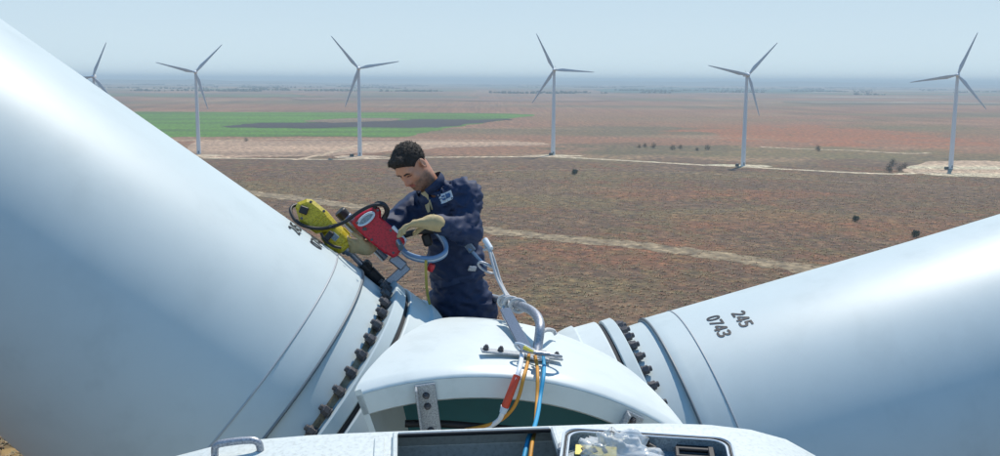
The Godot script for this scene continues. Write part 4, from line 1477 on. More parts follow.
	var bh := g.hit(cam_l + bdir * 3.6, bdir)
	var bn := g.grad(bh)
	var bx := (across - bn * across.dot(bn)).normalized()
	var by := bn.cross(bx).normalized()
	bx = (bx + by * 0.22).normalized()
	by = bn.cross(bx).normalized()
	for piece in [[bd, 0.040, 0.026, 0.0, 0.0, 0.005], [bl, 0.016, 0.013, 0.012, 0.003, 0.009], [bl, 0.009, 0.006, -0.018, -0.006, 0.009], [bl, 0.008, 0.004, -0.018, 0.010, 0.009]]:
		var mbp: MB = piece[0]
		surf(mbp, 6, 6, func(i: int, j: int) -> Vector3:
			var u: float = (i / 5.0 * 2.0 - 1.0) * piece[1] + piece[3]
			var v2: float = (j / 5.0 * 2.0 - 1.0) * piece[2] + piece[4]
			var p := bh + bx * u + by * v2 + bn * 0.04
			var q := g.hit(p, -bn, 0.1)
			return q + bn * piece[5], false, bh - bn)
	var badge := part("chest_badge", bd.mesh(), M.patch, suit)
	part("badge_print", bl.mesh(), M.web, badge)
	# gloves
	var fl := Field.new()
	var hl := wrl + (wrl - ell).normalized() * 0.012
	fl.setup(hl - Vector3.ONE * 0.20, hl + Vector3.ONE * 0.17, 0.0055)
	hand_field(fl, hl, Vector3(-0.93, -0.10, -0.15), Vector3(-0.1, -0.9, 0.30), -1.0, [0.42, 0.46, 0.50, 0.55, 0.7], 1.12)
	fl.capsule(hl - (wrl - ell).normalized() * 0.05, hl, 0.044, 0.040, 0.02)
	fl.ripple(noise, 0.004, Vector3.ONE * 30.0)
	var glm := MB.new()
	fl.mesh_into(glm)
	part("glove", glm.mesh(), M.glove, w)
	var fr := Field.new()
	var hr := wrr + (wrr - elr).normalized() * 0.02
	fr.setup(hr - Vector3.ONE * 0.20, hr + Vector3.ONE * 0.17, 0.0055)
	hand_field(fr, hr, Vector3(-0.85, 0.22, 0.30), Vector3(-0.2, 0.35, -0.9), -1.0, [0.75, 0.8, 0.85, 0.9, 0.8], 0.92)
	fr.capsule(hr - (wrr - elr).normalized() * 0.05, hr, 0.042, 0.038, 0.02)
	fr.ripple(noise, 0.004, Vector3.ONE * 30.0)
	var grm := MB.new()
	fr.mesh_into(grm)
	part("glove", grm.mesh(), M.glove, w)
	# boots
	for l in [footl, footr]:
		var fb := Field.new()
		fb.setup(l - Vector3(0.12, 0.12, 0.16), l + Vector3(0.12, 0.14, 0.26), 0.012)
		fb.capsule(l + Vector3(0, 0.10, 0), l + Vector3(0, -0.02, 0), 0.060, 0.055, 0.03)
		fb.capsule(l + Vector3(0, -0.045, -0.02), l + Vector3(-0.05, -0.05, 0.14), 0.048, 0.045, 0.04)
		var bm := MB.new()
		fb.mesh_into(bm)
		part("boot", bm.mesh(), M.boot, w)
	# harness: belt, thigh loop, buckles
	var har := MB.new()
	var ring := []
	for q in 48:
		var a := TAU * q / 48.0
		var c := waist.lerp(pelvis, 0.35)
		var dv := (trunk * Vector3(cos(a), 0.12 * cos(a + 0.6), sin(a))).normalized()
		var hp := g.hit(c + dv * 0.42, -dv, 0.42)
		ring.append(hp + dv * 0.006)
	surf(har, 48, 2, func(i: int, j: int) -> Vector3: return ring[i] + Vector3(0, 0.022 - 0.044 * j, 0), false, waist)
	har.quad(47 * 2, 0, 1, 47 * 2 + 1)
	part("harness_belt", har.mesh(), M.belt, w)
	var bk := MB.new()
	var dpt := Vector3(0.108, 1.695, -0.320)
	var dd := (dpt - cam_l).normalized()
	var dh := g.hit(cam_l + dd * 3.6, dd)
	var dn := g.grad(dh)
	var bfr := frame(dh + dn * 0.012, Vector3(0.55, -0.75, 0.2), dn)
	rbox(bk, Vector3(0.050, 0.052, 0.012), 0.004, bfr)
	part("harness_buckle", bk.mesh(), M.steel, w)
	var bw := MB.new()
	tube(bw, smooth_path([dh + dn * 0.02, Vector3(0.150, 1.631, -0.300), Vector3(0.194, 1.587, -0.290)], 5), 0.011, 0.009, 6)
	part("harness_webbing", bw.mesh(), M.hose, w)
	var b2 := MB.new()
	var d2p := Vector3(0.114, 1.562, -0.320)
	var d2 := (d2p - cam_l).normalized()
	var h2 := g.hit(cam_l + d2 * 3.6, d2)
	rbox(b2, Vector3(0.055, 0.032, 0.014), 0.005, frame(h2 + g.grad(h2) * 0.010, Vector3(0.3, 1.0, 0.0), g.grad(h2)))
	part("harness_buckle", b2.mesh(), M.alu, w)

# ---------------------------------------------------------------- the bolting tool
func flat_poly(pts: Array, o: Vector3, x: Vector3, y: Vector3) -> PackedVector2Array:
	var out := PackedVector2Array()
	for p in pts:
		out.append(Vector2((p - o).dot(x), (p - o).dot(y)))
	return out

func build_tools() -> void:
	var t := thing("torque_tool", RT, "yellow and red hydraulic bolting tool set on the blade root bolts", "power tool")
	var X := Vector3(1, 0, 0)
	var Y := Vector3(0, 0.955, -0.296)
	var Z := X.cross(Y)
	# rear motor block
	var o := Vector3(-0.719, 1.875, -0.300)
	var bf := Transform3D(Basis(X, Y, Z), o)
	var mo := MB.new()
	prism(mo, flat_poly([Vector3(-0.822, 1.926, -0.300), Vector3(-0.810, 1.953, -0.300), Vector3(-0.762, 1.974, -0.300), Vector3(-0.731, 1.969, -0.300), Vector3(-0.659, 1.907, -0.300), Vector3(-0.604, 1.835, -0.300), Vector3(-0.626, 1.796, -0.300), Vector3(-0.717, 1.781, -0.300), Vector3(-0.799, 1.843, -0.300)], o, X, Y), 0.13, 0.018, bf)
	var motor := part("motor_housing", mo.mesh(), M.yellow, t)
	var sq := MB.new()
	rbox(sq, Vector3(0.045, 0.040, 0.02), 0.004, Transform3D(Basis(Z, -0.35) * Basis(X, Y, Z), Vector3(-0.775, 1.909, -0.300) + Z * 0.063))
	part("intake_grille", sq.mesh(), M.black, motor)
	var ribs := MB.new()
	for q in 4:
		rbox(ribs, Vector3(0.006, 0.075, 0.012), 0.002, Transform3D(Basis(Z, -0.7) * Basis(X, Y, Z), Vector3(-0.708, 1.864, -0.300) + (X * 0.016 - Y * 0.013) * q + Z * 0.066))
	part("cooling_ribs", ribs.mesh(), M.yellow, motor)
	# gear housing and shaft, in line with the blade bolts
	var ax := (Vector3(-0.345, 1.456, -0.340) - Vector3(-0.677, 1.847, -0.300)).normalized()
	var gp := Vector3(-0.610, 1.757, -0.280)
	var gf := frame(gp, ax)
	var ge := MB.new()
	lathe(ge, [Vector2(0.0, -0.075), Vector2(0.046, -0.075), Vector2(0.060, -0.062), Vector2(0.066, -0.02), Vector2(0.066, 0.025), Vector2(0.058, 0.034), Vector2(0.058, 0.052), Vector2(0.045, 0.066), Vector2(0.034, 0.068), Vector2(0.0, 0.068)], 24, gf)
	for q in 8:
		var a := TAU * q / 8.0
		rbox(ge, Vector3(0.014, 0.05, 0.014), 0.003, gf * Transform3D(Basis(Vector3.UP, -a), Vector3(cos(a) * 0.065, 0.0, sin(a) * 0.065)))
	part("gear_housing", ge.mesh(), M.yellow, t)
	var lb := MB.new()
	rbox(lb, Vector3(0.045, 0.035, 0.006), 0.002, Transform3D(Basis(Z, -0.75) * Basis(X, Y, Z), Vector3(-0.620, 1.768, -0.280) + Z * 0.068))
	part("rating_plate", lb.mesh(), M.casegrey, t)
	var co := MB.new()
	lathe(co, [Vector2(0.0, 0.066), Vector2(0.036, 0.066), Vector2(0.036, 0.085), Vector2(0.028, 0.09), Vector2(0.024, 0.11), Vector2(0.017, 0.115), Vector2(0.017, 0.235), Vector2(0.0, 0.235)], 20, gf)
	part("drive_shaft", co.mesh(), M.steel, t)
	var so := MB.new()
	lathe(so, [Vector2(0.0, 0.195), Vector2(0.026, 0.195), Vector2(0.032, 0.203), Vector2(0.032, 0.25), Vector2(0.038, 0.255), Vector2(0.038, 0.345), Vector2(0.030, 0.345), Vector2(0.028, 0.31), Vector2(0.0, 0.31)], 20, gf)
	part("socket", so.mesh(), M.black, t)
	var foot := MB.new()
	rbox(foot, Vector3(0.085, 0.05, 0.075), 0.01, gf * Transform3D(Basis(), Vector3(0.005, 0.225, -0.01)))
	rbox(foot, Vector3(0.055, 0.13, 0.05), 0.008, gf * Transform3D(Basis(), Vector3(0.055, 0.28, -0.005)))
	part("reaction_foot", foot.mesh(), M.black, t)
	# second drive behind, dark and silver
	var d2 := MB.new()
	var df := frame(Vector3(-0.534, 1.813, -0.380), ax)
	lathe(d2, [Vector2(0.0, -0.10), Vector2(0.030, -0.10), Vector2(0.034, -0.094), Vector2(0.034, -0.055)], 18, df)
	part("valve_body", d2.mesh(), M.black, t)
	var d3 := MB.new()
	lathe(d3, [Vector2(0.034, -0.055), Vector2(0.036, -0.05), Vector2(0.036, 0.11), Vector2(0.024, 0.115), Vector2(0.024, 0.27), Vector2(0.0, 0.27)], 18, df)
	part("cylinder", d3.mesh(), M.steel, t)
	# red housing with an oval grip opening
	var ro := Vector3(-0.390, 1.803, -0.260)
	var rf := Transform3D(Basis(X, Y, Z), ro)
	var outline := flat_poly([Vector3(-0.527, 1.850, -0.260), Vector3(-0.510, 1.882, -0.260), Vector3(-0.472, 1.909, -0.260), Vector3(-0.414, 1.936, -0.260), Vector3(-0.382, 1.935, -0.260), Vector3(-0.372, 1.913, -0.260), Vector3(-0.373, 1.880, -0.260), Vector3(-0.315, 1.824, -0.260), Vector3(-0.252, 1.757, -0.260), Vector3(-0.247, 1.734, -0.260), Vector3(-0.286, 1.662, -0.260), Vector3(-0.313, 1.651, -0.260), Vector3(-0.361, 1.680, -0.260), Vector3(-0.434, 1.743, -0.260), Vector3(-0.501, 1.811, -0.260)], ro, X, Y)
	var red := MB.new()
	prism(red, outline, 0.075, 0.010, rf)
	var house := part("red_housing", red.mesh(), M.red, t)
	var gr := MB.new()
	var oval := []
	var gc := Vector3(-0.450, 1.868, -0.260) + Z * 0.040
	var gu := (X * 0.80 + Y * 0.60)
	var gv := Z.cross(gu)
	for q in 28:
		var a := TAU * q / 28.0
		oval.append(gc + gu * cos(a) * 0.050 + gv * sin(a) * 0.020)
	tube(gr, oval, 0.0065, -1.0, 8, true)
	part("grip_trim", gr.mesh(), M.patch, house)
	var gi := MB.new()
	var ovp := PackedVector2Array()
	for q in 24:
		ovp.append(Vector2(cos(TAU * q / 24.0) * 0.047, sin(TAU * q / 24.0) * 0.017))
	prism(gi, ovp, 0.004, 0.001, Transform3D(Basis(gu, gv, Z), gc - Z * 0.001))
	part("grip_recess", gi.mesh(), M.casegrey, house)
	var kn := MB.new()
	rbox(kn, Vector3(0.022, 0.016, 0.006), 0.002, Transform3D(Basis(X, Y, Z), Vector3(-0.459, 1.813, -0.260) + Z * 0.040))
	part("label", kn.mesh(), M.box, house)
	var ed := MB.new()
	var ed0 := Vector3(-0.315, 1.824, -0.260)
	var ed1 := Vector3(-0.247, 1.745, -0.260)
	for q in 2:
		tube(ed, [ed0 + Z * (0.030 - 0.05 * q) + X * 0.004, ed1 + Z * (0.030 - 0.05 * q) + X * 0.004], 0.010, -1.0, 8)
	tube(ed, [ed1 + Z * 0.032, Vector3(-0.275, 1.673, -0.260) + Z * 0.032], 0.009, -1.0, 8)
	part("edge_guard", ed.mesh(), M.clear, house)
	var hs := MB.new()
	tube(hs, smooth_path([Vector3(-0.409, 1.930, -0.260), Vector3(-0.392, 1.952, -0.260), Vector3(-0.355, 1.946, -0.260), Vector3(-0.340, 1.907, -0.260), Vector3(-0.362, 1.864, -0.260)], 5), 0.014, -1.0, 8)
	part("carry_handle", hs.mesh(), M.rubber, house)
	for q in [Vector3(-0.493, 1.872, -0.160), Vector3(-0.385, 1.938, -0.160), Vector3(-0.320, 1.829, -0.160), Vector3(-0.273, 1.768, -0.160), Vector3(-0.309, 1.708, -0.160), Vector3(-0.420, 1.781, -0.160)]:
		part("screw", hexnut(0.0065, 0.006), M.bolt, house, frame(q + Z * 0.040, Z, Y))
	for q in [Vector3(-0.727, 1.976, -0.200), Vector3(-0.662, 1.926, -0.200), Vector3(-0.777, 1.890, -0.200), Vector3(-0.633, 1.845, -0.200)]:
		part("screw", hexnut(0.0065, 0.006), M.bolt, motor, frame(q + Z * 0.067, Z, Y))
	var fit := MB.new()
	for q in 3:
		var fe := Vector3(0.0, 0.013 * (q - 1), 0.016 * (q - 1) + 0.01)
		tube(fit, [Vector3(-0.284, 1.768, -0.160) + fe, Vector3(-0.268, 1.749, -0.130) + fe], 0.015, -1.0, 6)
	part("hose_fitting", fit.mesh(), M.steel, t)
	var trig := MB.new()
	rbox(trig, Vector3(0.03, 0.055, 0.03), 0.006, Transform3D(Basis(Z, -0.7) * Basis(X, Y, Z), Vector3(-0.642, 1.807, -0.160)))
	tube(trig, smooth_path([Vector3(-0.683, 1.823, -0.160), Vector3(-0.663, 1.788, -0.150), Vector3(-0.623, 1.755, -0.150), Vector3(-0.582, 1.740, -0.160)], 4), 0.007)
	part("trigger_guard", trig.mesh(), M.black, t)
	# steel plate under the red housing
	var pl := MB.new()
	rbox(pl, Vector3(0.145, 0.05, 0.014), 0.004, Transform3D(Basis(Z, 0.72) * Basis(X, Y, Z), Vector3(-0.288, 1.561, -0.240)))
	rbox(pl, Vector3(0.09, 0.055, 0.05), 0.006, Transform3D(Basis(Z, -0.70) * Basis(X, Y, Z), Vector3(-0.287, 1.625, -0.270)))
	part("mounting_plate", pl.mesh(), M.steel, t)
	# black cable
	var cb := MB.new()
	tube(cb, smooth_path([Vector3(-0.802, 1.943, -0.320), Vector3(-0.840, 1.937, -0.280), Vector3(-0.842, 1.914, -0.240), Vector3(-0.814, 1.877, -0.210), Vector3(-0.763, 1.849, -0.200), Vector3(-0.675, 1.837, -0.200), Vector3(-0.570, 1.866, -0.200), Vector3(-0.480, 1.927, -0.200), Vector3(-0.412, 1.956, -0.210), Vector3(-0.360, 1.955, -0.220), Vector3(-0.334, 1.928, -0.230), Vector3(-0.346, 1.888, -0.250)], 6), 0.0095, -1.0, 8)
	part("cable", cb.mesh(), M.rubber, t)
	# bundle of hoses looping under the gloved hand
	for q in 3:
		var hm := MB.new()
		var e := Vector3(0.0, 0.013 * (q - 1), 0.016 * (q - 1) + 0.01)
		tube(hm, smooth_path([Vector3(-0.279, 1.738, -0.250) + e, Vector3(-0.248, 1.698, -0.210) + e, Vector3(-0.190, 1.681, -0.160) + e, Vector3(-0.106, 1.677, -0.140) + e, Vector3(-0.042, 1.701, -0.150) + e, Vector3(-0.030, 1.736, -0.180) + e, Vector3(-0.056, 1.786, -0.200) + e, Vector3(-0.092, 1.820, -0.220) + e, Vector3(-0.145, 1.821, -0.240)], 6), 0.0115, -1.0, 8)
		part("hydraulic_hose", hm.mesh(), [M.hose, M.hosewhite, M.hose][q], t)
	var grip := MB.new()
	tube(grip, smooth_path([Vector3(-0.257, 1.773, -0.260), Vector3(-0.209, 1.795, -0.240), Vector3(-0.145, 1.807, -0.230), Vector3(-0.070, 1.806, -0.230)], 4), 0.017, -1.0, 8)
	rbox(grip, Vector3(0.05, 0.07, 0.05), 0.01, Transform3D(Basis(Z, 0.3) * Basis(X, Y, Z), Vector3(-0.129, 1.755, -0.240)))
	part("control_grip", grip.mesh(), M.black, t)
	var rk := MB.new()
	lathe(rk, [Vector2(0.0, -0.02), Vector2(0.017, -0.02), Vector2(0.020, 0.0), Vector2(0.017, 0.02), Vector2(0.0, 0.02)], 14, frame(Vector3(-0.111, 1.618, -0.180), Vector3(0.4, 1, 0)))
	tube(rk, [Vector3(-0.111, 1.626, -0.180), Vector3(-0.116, 1.668, -0.170)], 0.006)
	part("coupling_cap", rk.mesh(), M.red, t)
	# webbing strap hanging from the tool
	var st := thing("webbing_strap", RT, "thin yellow strap hanging beside the worker's leg", "strap")
	var sm := MB.new()
	var sp := smooth_path([Vector3(-0.138, 1.684, -0.120), Vector3(-0.139, 1.609, -0.130), Vector3(-0.134, 1.502, -0.150), Vector3(-0.118, 1.408, -0.160), Vector3(-0.098, 1.329, -0.140)], 6)
	surf(sm, sp.size(), 2, func(i: int, j: int) -> Vector3: return sp[i] + Vector3(0.007 * (j * 2 - 1), 0, 0.003 * (j * 2 - 1)), false, Vector3(0, 1.5, -4))
	surf(sm, sp.size(), 2, func(i: int, j: int) -> Vector3: return sp[i] + Vector3(0.007 * (j * 2 - 1), 0, 0.003 * (j * 2 - 1) - 0.003), false, Vector3(0, 1.5, 4))
	part("webbing", sm.mesh(), M.strap, st)

# ---------------------------------------------------------------- rail, ropes and cords
func ring_path(c: Vector3, u: Vector3, v: Vector3, n := 24) -> Array:
	var out := []
	for q in n:
		out.append(c + u * cos(TAU * q / n) + v * sin(TAU * q / n))
	return out

func build_rigging() -> void:
	var rail := thing("grab_rail", RT, "bent aluminium grab rail bolted on top of the spinner", "rail")
	var rm := MB.new()
	tube(rm, smooth_path([Vector3(0.318, 1.537, 0.879), Vector3(0.329, 1.564, 0.840), Vector3(0.342, 1.618, 0.800), Vector3(0.348, 1.634, 0.740), Vector3(0.341, 1.636, 0.640), Vector3(0.317, 1.617, 0.500), Vector3(0.284, 1.514, 0.120), Vector3(0.259, 1.292, -0.620), Vector3(0.193, 1.242, -0.840)], 6), 0.0215, -1.0, 14)
	tube(rm, smooth_path([Vector3(0.193, 1.242, -0.840), Vector3(0.14, 1.20, -0.90), Vector3(0.14, 0.9, -0.92)], 5), 0.0215, -1.0, 14)
	part("tube", rm.mesh(), M.alu, rail)
	var fb := MB.new()
	var a := Vector3(0.226, 1.586, 0.420)
	var b := Vector3(0.271, 1.567, 0.914)
	rbox(fb, Vector3(0.052, (b - a).length(), 0.010), 0.003, frame((a + b) * 0.5, b - a, Vector3(0, 0.6, 1)))
	part("stay_bar", fb.mesh(), M.steel, rail)
	var cl := MB.new()
	rbox(cl, Vector3(0.085, 0.07, 0.06), 0.012, frame(Vector3(0.270, 1.553, 0.240), Vector3(0.317, 1.617, 0.500) - Vector3(0.228, 1.407, -0.280)))
	part("clamp", cl.mesh(), M.galv, rail)
	var pm := MB.new()
	var pa := Vector3(0.069, 1.580, 0.955)
	var pb := Vector3(0.422, 1.524, 0.934)
	rbox(pm, Vector3(0.045, (pb - pa).length(), 0.010), 0.003, frame((pa + pb) * 0.5 + Vector3(0, 0.012, 0), pb - pa, Vector3(0, 1, 0)))
	rbox(pm, Vector3(0.10, 0.012, 0.12), 0.004, frame(Vector3(0.313, 1.552, 0.926), Vector3(0.2, 1, 0.0), Vector3(0, 0, 1)))
	var plate := part("foot_plate", pm.mesh(), M.galv, rail)
	for q in [0.06, 0.24, 0.93]:
		part("bolt", hexnut(0.012, 0.014), M.bolt, plate, frame(pa.lerp(pb, q) + Vector3(0, 0.026, 0), Vector3(0.2, 1, 0)))
	# carabiners at the foot of the rail
	var c1 := thing("carabiner", RT, "steel carabiner round the foot of the grab rail", "carabiner", "steel carabiners on the rigging")
	var cc := Vector3(0.320, 1.586, 0.999)
	part("hook", tube(MB.new(), ring_path(cc, Vector3(0.085, -0.012, 0.01), Vector3(0.0, 0.014, 0.034)), 0.0065, -1.0, 8, true).mesh(), M.alu, c1)
	part("gate_sleeve", tube(MB.new(), [cc + Vector3(-0.03, 0.018, 0.034), cc + Vector3(0.03, 0.010, 0.037)], 0.0095, -1.0, 8).mesh(), M.steel, c1)
	var c3 := thing("carabiner", RT, "brass coloured carabiner clipped beside the rail foot", "carabiner", "steel carabiners on the rigging")
	var ce := Vector3(0.264, 1.596, 0.997)
	part("hook", tube(MB.new(), ring_path(ce, Vector3(0.05, -0.030, 0.02), Vector3(0.015, 0.016, 0.02)), 0.006, -1.0, 8, true).mesh(), M.patch, c3)
	part("gate_sleeve", tube(MB.new(), [ce + Vector3(-0.02, 0.026, 0.010), ce + Vector3(0.02, 0.006, 0.026)], 0.009, -1.0, 8).mesh(), M.sticker, c3)
	var c2 := thing("carabiner", RT, "silver snap hook hanging at the worker's hip", "carabiner", "steel carabiners on the rigging")
	var cd := Vector3(0.170, 1.680, 0.050)
	part("hook", tube(MB.new(), ring_path(cd, Vector3(0.045, -0.026, 0.0), Vector3(0.010, 0.017, 0.004)), 0.006, -1.0, 8, true).mesh(), M.alu, c2)
	part("gate_sleeve", tube(MB.new(), [cd + Vector3(-0.02, 0.028, 0.004), cd + Vector3(0.025, 0.004, 0.004)], 0.008, -1.0, 8).mesh(), M.alu, c2)
	# white lanyard from the harness to the rail
	var la := thing("safety_lanyard", RT, "white rope lanyard from the worker's harness to the rail", "rope")
	part("rope", tube(MB.new(), smooth_path([Vector3(0.162, 1.750, -0.040), Vector3(0.184, 1.761, 0.000), Vector3(0.196, 1.711, 0.050), Vector3(0.217, 1.641, 0.100), Vector3(0.242, 1.599, 0.170), Vector3(0.258, 1.576, 0.260), Vector3(0.259, 1.559, 0.300)], 6), 0.0072, -1.0, 8).mesh(), M.rope, la)
	part("rope", tube(MB.new(), smooth_path([Vector3(0.168, 1.766, -0.060), Vector3(0.195, 1.751, 0.000), Vector3(0.217, 1.687, 0.040), Vector3(0.235, 1.623, 0.080), Vector3(0.255, 1.584, 0.140), Vector3(0.275, 1.574, 0.240)], 6), 0.0072, -1.0, 8).mesh(), M.rope, la)
	part("hook_body", tube(MB.new(), [Vector3(0.168, 1.799, -0.060), Vector3(0.195, 1.767, 0.000)], 0.016, 0.013, 8).mesh(), M.patch, la)
	var knot := MB.new()
	for q in 3:
		tube(knot, ring_path(Vector3(0.254, 1.545, 0.200).lerp(Vector3(0.294, 1.586, 0.380), q * 0.5), Vector3(0.0, 0.036, 0.010), Vector3(0.036, 0.0, 0.012), 18), 0.009, -1.0, 8, true)
	part("wrapped_rope", knot.mesh(), M.rope, la)
	part("rope", tube(MB.new(), smooth_path([Vector3(0.239, 1.552, 0.250), Vector3(0.223, 1.539, 0.360), Vector3(0.239, 1.517, 0.400), Vector3(0.260, 1.535, 0.380), Vector3(0.273, 1.558, 0.300)], 6), 0.0072, -1.0, 8).mesh(), M.rope, la)
	part("rope", tube(MB.new(), smooth_path([Vector3(0.343, 1.604, 0.800), Vector3(0.386, 1.587, 0.720), Vector3(0.433, 1.536, 0.600), Vector3(0.447, 1.516, 0.600)], 6), 0.010, -1.0, 8).mesh(), M.rope, la)
	# hose with a red sleeve
	var rh := thing("sleeved_hose", RT, "grey hose with a bright red sleeve over the cover lip", "hose")
	part("hose", tube(MB.new(), smooth_path([Vector3(0.243, 1.580, 0.968), Vector3(0.227, 1.578, 1.062), Vector3(0.205, 1.567, 1.150), Vector3(0.172, 1.502, 1.190), Vector3(0.140, 1.420, 1.200), Vector3(0.122, 1.371, 1.180), Vector3(0.077, 1.317, 1.130), Vector3(0.016, 1.262, 1.050)], 6), 0.0105, -1.0, 10).mesh(), M.clear, rh)
	part("sleeve", tube(MB.new(), smooth_path([Vector3(0.200, 1.557, 1.157), Vector3(0.172, 1.502, 1.190), Vector3(0.146, 1.438, 1.200)], 5), 0.016, -1.0, 12).mesh(), M.redtube, rh)
	part("sleeve_end", tube(MB.new(), [Vector3(0.147, 1.442, 1.200), Vector3(0.138, 1.416, 1.200)], 0.018, 0.014, 12).mesh(), M.patch, rh)
	# cords
	var oc := thing("cord", RT, "amber cord sagging back under the cover lip", "cord", "cords hanging over the cover lip")
	part("strand", tube(MB.new(), smooth_path([Vector3(0.268, 1.585, 1.004), Vector3(0.251, 1.563, 1.071), Vector3(0.228, 1.557, 1.160), Vector3(0.204, 1.488, 1.200), Vector3(0.176, 1.428, 1.200), Vector3(0.134, 1.375, 1.180), Vector3(0.072, 1.331, 1.140), Vector3(-0.005, 1.272, 1.050)], 6), 0.0075, -1.0, 8).mesh(), M.orange, oc)
	var oc2 := thing("cord", RT, "amber cord hanging straight down into the hatch", "cord", "cords hanging over the cover lip")
	part("strand", tube(MB.new(), smooth_path([Vector3(0.293, 1.580, 1.006), Vector3(0.295, 1.557, 1.058), Vector3(0.284, 1.551, 1.160), Vector3(0.272, 1.495, 1.240), Vector3(0.249, 1.476, 1.380), Vector3(0.215, 1.509, 1.580), Vector3(0.191, 1.531, 1.700), Vector3(0.174, 1.512, 1.780)], 6), 0.0075, -1.0, 8).mesh(), M.orange, oc2)
	var bc := thing("cord", RT, "bright blue cord hanging beside the amber cords", "cord", "cords hanging over the cover lip")
	part("strand", tube(MB.new(), smooth_path([Vector3(0.329, 1.574, 0.993), Vector3(0.326, 1.551, 1.048), Vector3(0.308, 1.551, 1.160), Vector3(0.284, 1.495, 1.240), Vector3(0.260, 1.491, 1.360), Vector3(0.223, 1.504, 1.520), Vector3(0.189, 1.523, 1.630), Vector3(0.158, 1.499, 1.740)], 6), 0.0085, -1.0, 8).mesh(), M.cyan, bc)

# ---------------------------------------------------------------- things on the nacelle roof
func rounded_rect(w: float, h: float, r: float, n := 5) -> PackedVector2Array:
	var out := PackedVector2Array()
	for c in 4:
		var cx: float = [1, -1, -1, 1][c] * (w * 0.5 - r)
		var cy: float = [1, 1, -1, -1][c] * (h * 0.5 - r)
		for k in n + 1:
			var a := PI * 0.5 * (c + float(k) / n)
			out.append(Vector2(cx + cos(a) * r, cy + sin(a) * r))
	return out

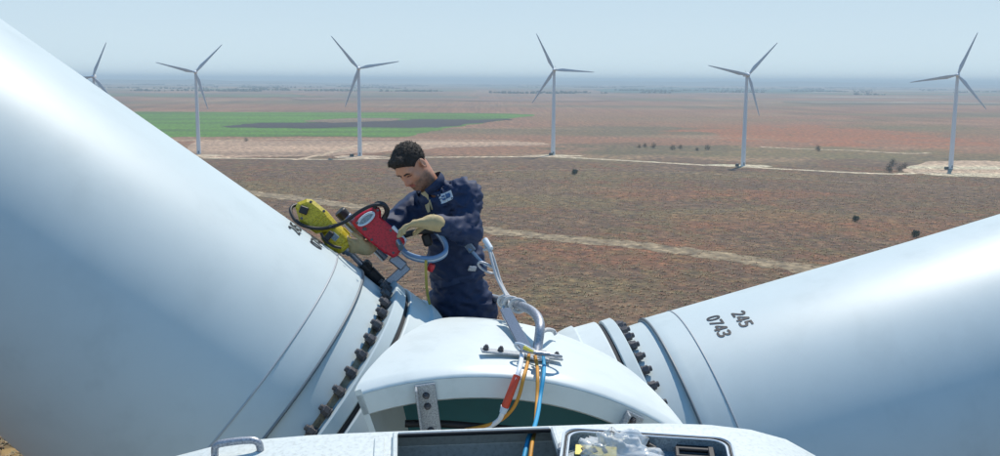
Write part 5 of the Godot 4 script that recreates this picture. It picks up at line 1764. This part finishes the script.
func build_case() -> void:
	var ex := Vector3(0.515, 0.0, 0.115).normalized()
	var ez := ex.cross(Vector3.UP)
	# corner where the far edge begins
	var w := 0.56
	var dp := 0.42
	var org := Vector3(0.296, 1.556, 1.765) + ex * w * 0.5 + ez * dp * 0.5
	var xf := RT * Transform3D(Basis(ex, Vector3.UP, ez), org)
	var cs := thing("tool_case", xf, "open grey tool case with yellow stickers on the nacelle roof", "case")
	var out := rounded_rect(w, dp, 0.05)
	var inn := rounded_rect(w - 0.036, dp - 0.036, 0.036)
	var n := out.size()
	var sh := MB.new()
	var loops := [[out, 0.0], [out, 0.062], [inn, 0.062], [inn, 0.010]]
	for l in 3:
		for k in n:
			var a: Vector2 = loops[l][0][k]
			var b: Vector2 = loops[l][0][(k + 1) % n]
			var c: Vector2 = loops[l + 1][0][(k + 1) % n]
			var d: Vector2 = loops[l + 1][0][k]
			sh.face([Vector3(a.x, loops[l][1], a.y), Vector3(b.x, loops[l][1], b.y), Vector3(c.x, loops[l + 1][1], c.y), Vector3(d.x, loops[l + 1][1], d.y)], Vector3((a.x + b.x) * 0.5 * (0.5 if l == 0 else 1.6), 0.03 if l != 1 else -1.0, (a.y + b.y) * 0.5 * (0.5 if l == 0 else 1.6)))
	var fl := []
	for q in inn:
		fl.append(Vector3(q.x, 0.010, q.y))
	sh.face(fl, Vector3(0, -1, 0))
	part("tray", sh.mesh(), M.casegrey, cs)
	for rr in [[0.004, 0.0045, M.patch], [0.014, 0.0040, M.black], [0.024, 0.0035, M.patch]]:  # the two pale tubes stand for highlights along the rim, the black one is the seal
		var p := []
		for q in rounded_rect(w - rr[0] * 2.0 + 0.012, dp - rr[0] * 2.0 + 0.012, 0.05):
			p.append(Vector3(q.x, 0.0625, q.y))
		part("rim_seal" if rr[2] == M.black else "rim_highlight", tube(MB.new(), p, rr[1], -1.0, 6, true).mesh(), rr[2], cs)
	# black clips and catch against the far wall
	var k1 := MB.new()
	rbox(k1, Vector3(0.028, 0.046, 0.03), 0.005, Transform3D(Basis(), Vector3(-0.005, 0.043, -dp * 0.5 + 0.036)))
	tube(k1, [Vector3(-0.03, 0.055, -dp * 0.5 + 0.03), Vector3(0.03, 0.040, -dp * 0.5 + 0.06)], 0.007)
	part("clip", k1.mesh(), M.black, cs)
	var k2 := MB.new()
	for r in [[Vector3(0.155, 0.045, -0.150), Vector3(0.125, 0.010, 0.016)], [Vector3(0.155, 0.045, -0.095), Vector3(0.125, 0.010, 0.016)], [Vector3(0.100, 0.045, -0.1225), Vector3(0.014, 0.010, 0.055)], [Vector3(0.212, 0.045, -0.1225), Vector3(0.020, 0.014, 0.085)]]:
		rbox(k2, r[1], 0.003, Transform3D(Basis(), r[0]))
	rbox(k2, Vector3(0.11, 0.03, 0.06), 0.004, Transform3D(Basis(), Vector3(0.155, 0.024, -0.165)))
	part("catch_frame", k2.mesh(), M.black, cs)
	for s in [[Vector3(-0.17, 0.014, -0.13), Vector3(0.14, 0.004, 0.05)], [Vector3(0.16, 0.014, -0.02), Vector3(0.12, 0.004, 0.05)]]:
		var stk := part("sticker", rbox(MB.new(), s[1], 0.001, Transform3D(Basis(Vector3(1, 0, 0), 0.25), s[0] + Vector3(0, 0.012, 0))).mesh(), M.sticker, cs)
		for q in 3:
			part("printed_bar", rbox(MB.new(), Vector3(0.014, 0.003, 0.022), 0.0008, Transform3D(Basis(Vector3(1, 0, 0), 0.25) * Basis(Vector3.UP, 0.5), s[0] + Vector3(-0.04 + 0.035 * q, 0.0150, 0.0))).mesh(), M.black, stk)
	var hinge := MB.new()
	for q in [-0.2, 0.2]:
		tube(hinge, [Vector3(q - 0.04, 0.03, -dp * 0.5 - 0.006), Vector3(q + 0.04, 0.03, -dp * 0.5 - 0.006)], 0.008)
	rbox(hinge, Vector3(0.02, 0.05, 0.05), 0.006, Transform3D(Basis(), Vector3(-w * 0.5 - 0.008, 0.03, -0.10)))
	part("hinge", hinge.mesh(), M.galv, cs)
	# crumpled clear bag in the case
	var bag := thing("plastic_bag", xf * Transform3D(Basis(), Vector3(-0.10, 0.016, -0.10)), "crumpled clear plastic bag lying in the open tool case", "bag")
	var bm := MB.new()
	surf(bm, 24, 40, func(i: int, j: int) -> Vector3:
		var v := i / 23.0
		var a := TAU * j / 40.0
		var d := Vector3(cos(a) * sin(v * PI), cos(v * PI), sin(a) * sin(v * PI))
		var nn := noise2.get_noise_3d(d.x * 1.7 + 4.0, d.y * 1.7, d.z * 1.7) * 0.45 - absf(noise2.get_noise_3d(d.x * 2.6, d.y * 2.6 + 9.0, d.z * 2.6)) * 0.40
		var p := Vector3(d.x * 0.11 + maxf(0, d.x) * 0.05, maxf(d.y * 0.090, -0.004), d.z * 0.07) * (1.05 + nn)
		return Vector3(p.x - p.y * 0.2, maxf(p.y, -0.004), p.z), true, Vector3.ZERO)
	part("film", bm.mesh(), M.bag, bag)
	# black tool bag at the hatch edge
	var bb := thing("tool_bag", RT * Transform3D(Basis(Vector3.UP, -0.1), Vector3(0.50, 1.556, 2.32)), "black soft tool bag by the open tool case", "bag")
	var sm := MB.new()
	surf(sm, 14, 40, func(i: int, j: int) -> Vector3:
		var v := i / 13.0 * PI
		var a := TAU * j / 40.0
		var cx := signf(cos(a)) * pow(absf(cos(a)), 0.35) * 0.24
		var cz := signf(sin(a)) * pow(absf(sin(a)), 0.35) * 0.10
		var k := pow(sin(v), 0.3)
		return Vector3(cx * k, 0.07 - cos(v) * 0.07 + 0.006 * noise.get_noise_3d(cx * 9.0, v, cz * 9.0), cz * k), true, Vector3(0, 0.05, 0))
	part("pouch", sm.mesh(), M.black, bb)
	part("strap", tube(MB.new(), smooth_path([Vector3(-0.13, 0.13, 0), Vector3(-0.09, 0.17, 0.02), Vector3(0.08, 0.17, 0.02), Vector3(0.13, 0.13, 0)], 6), 0.011).mesh(), M.rubber, bb)
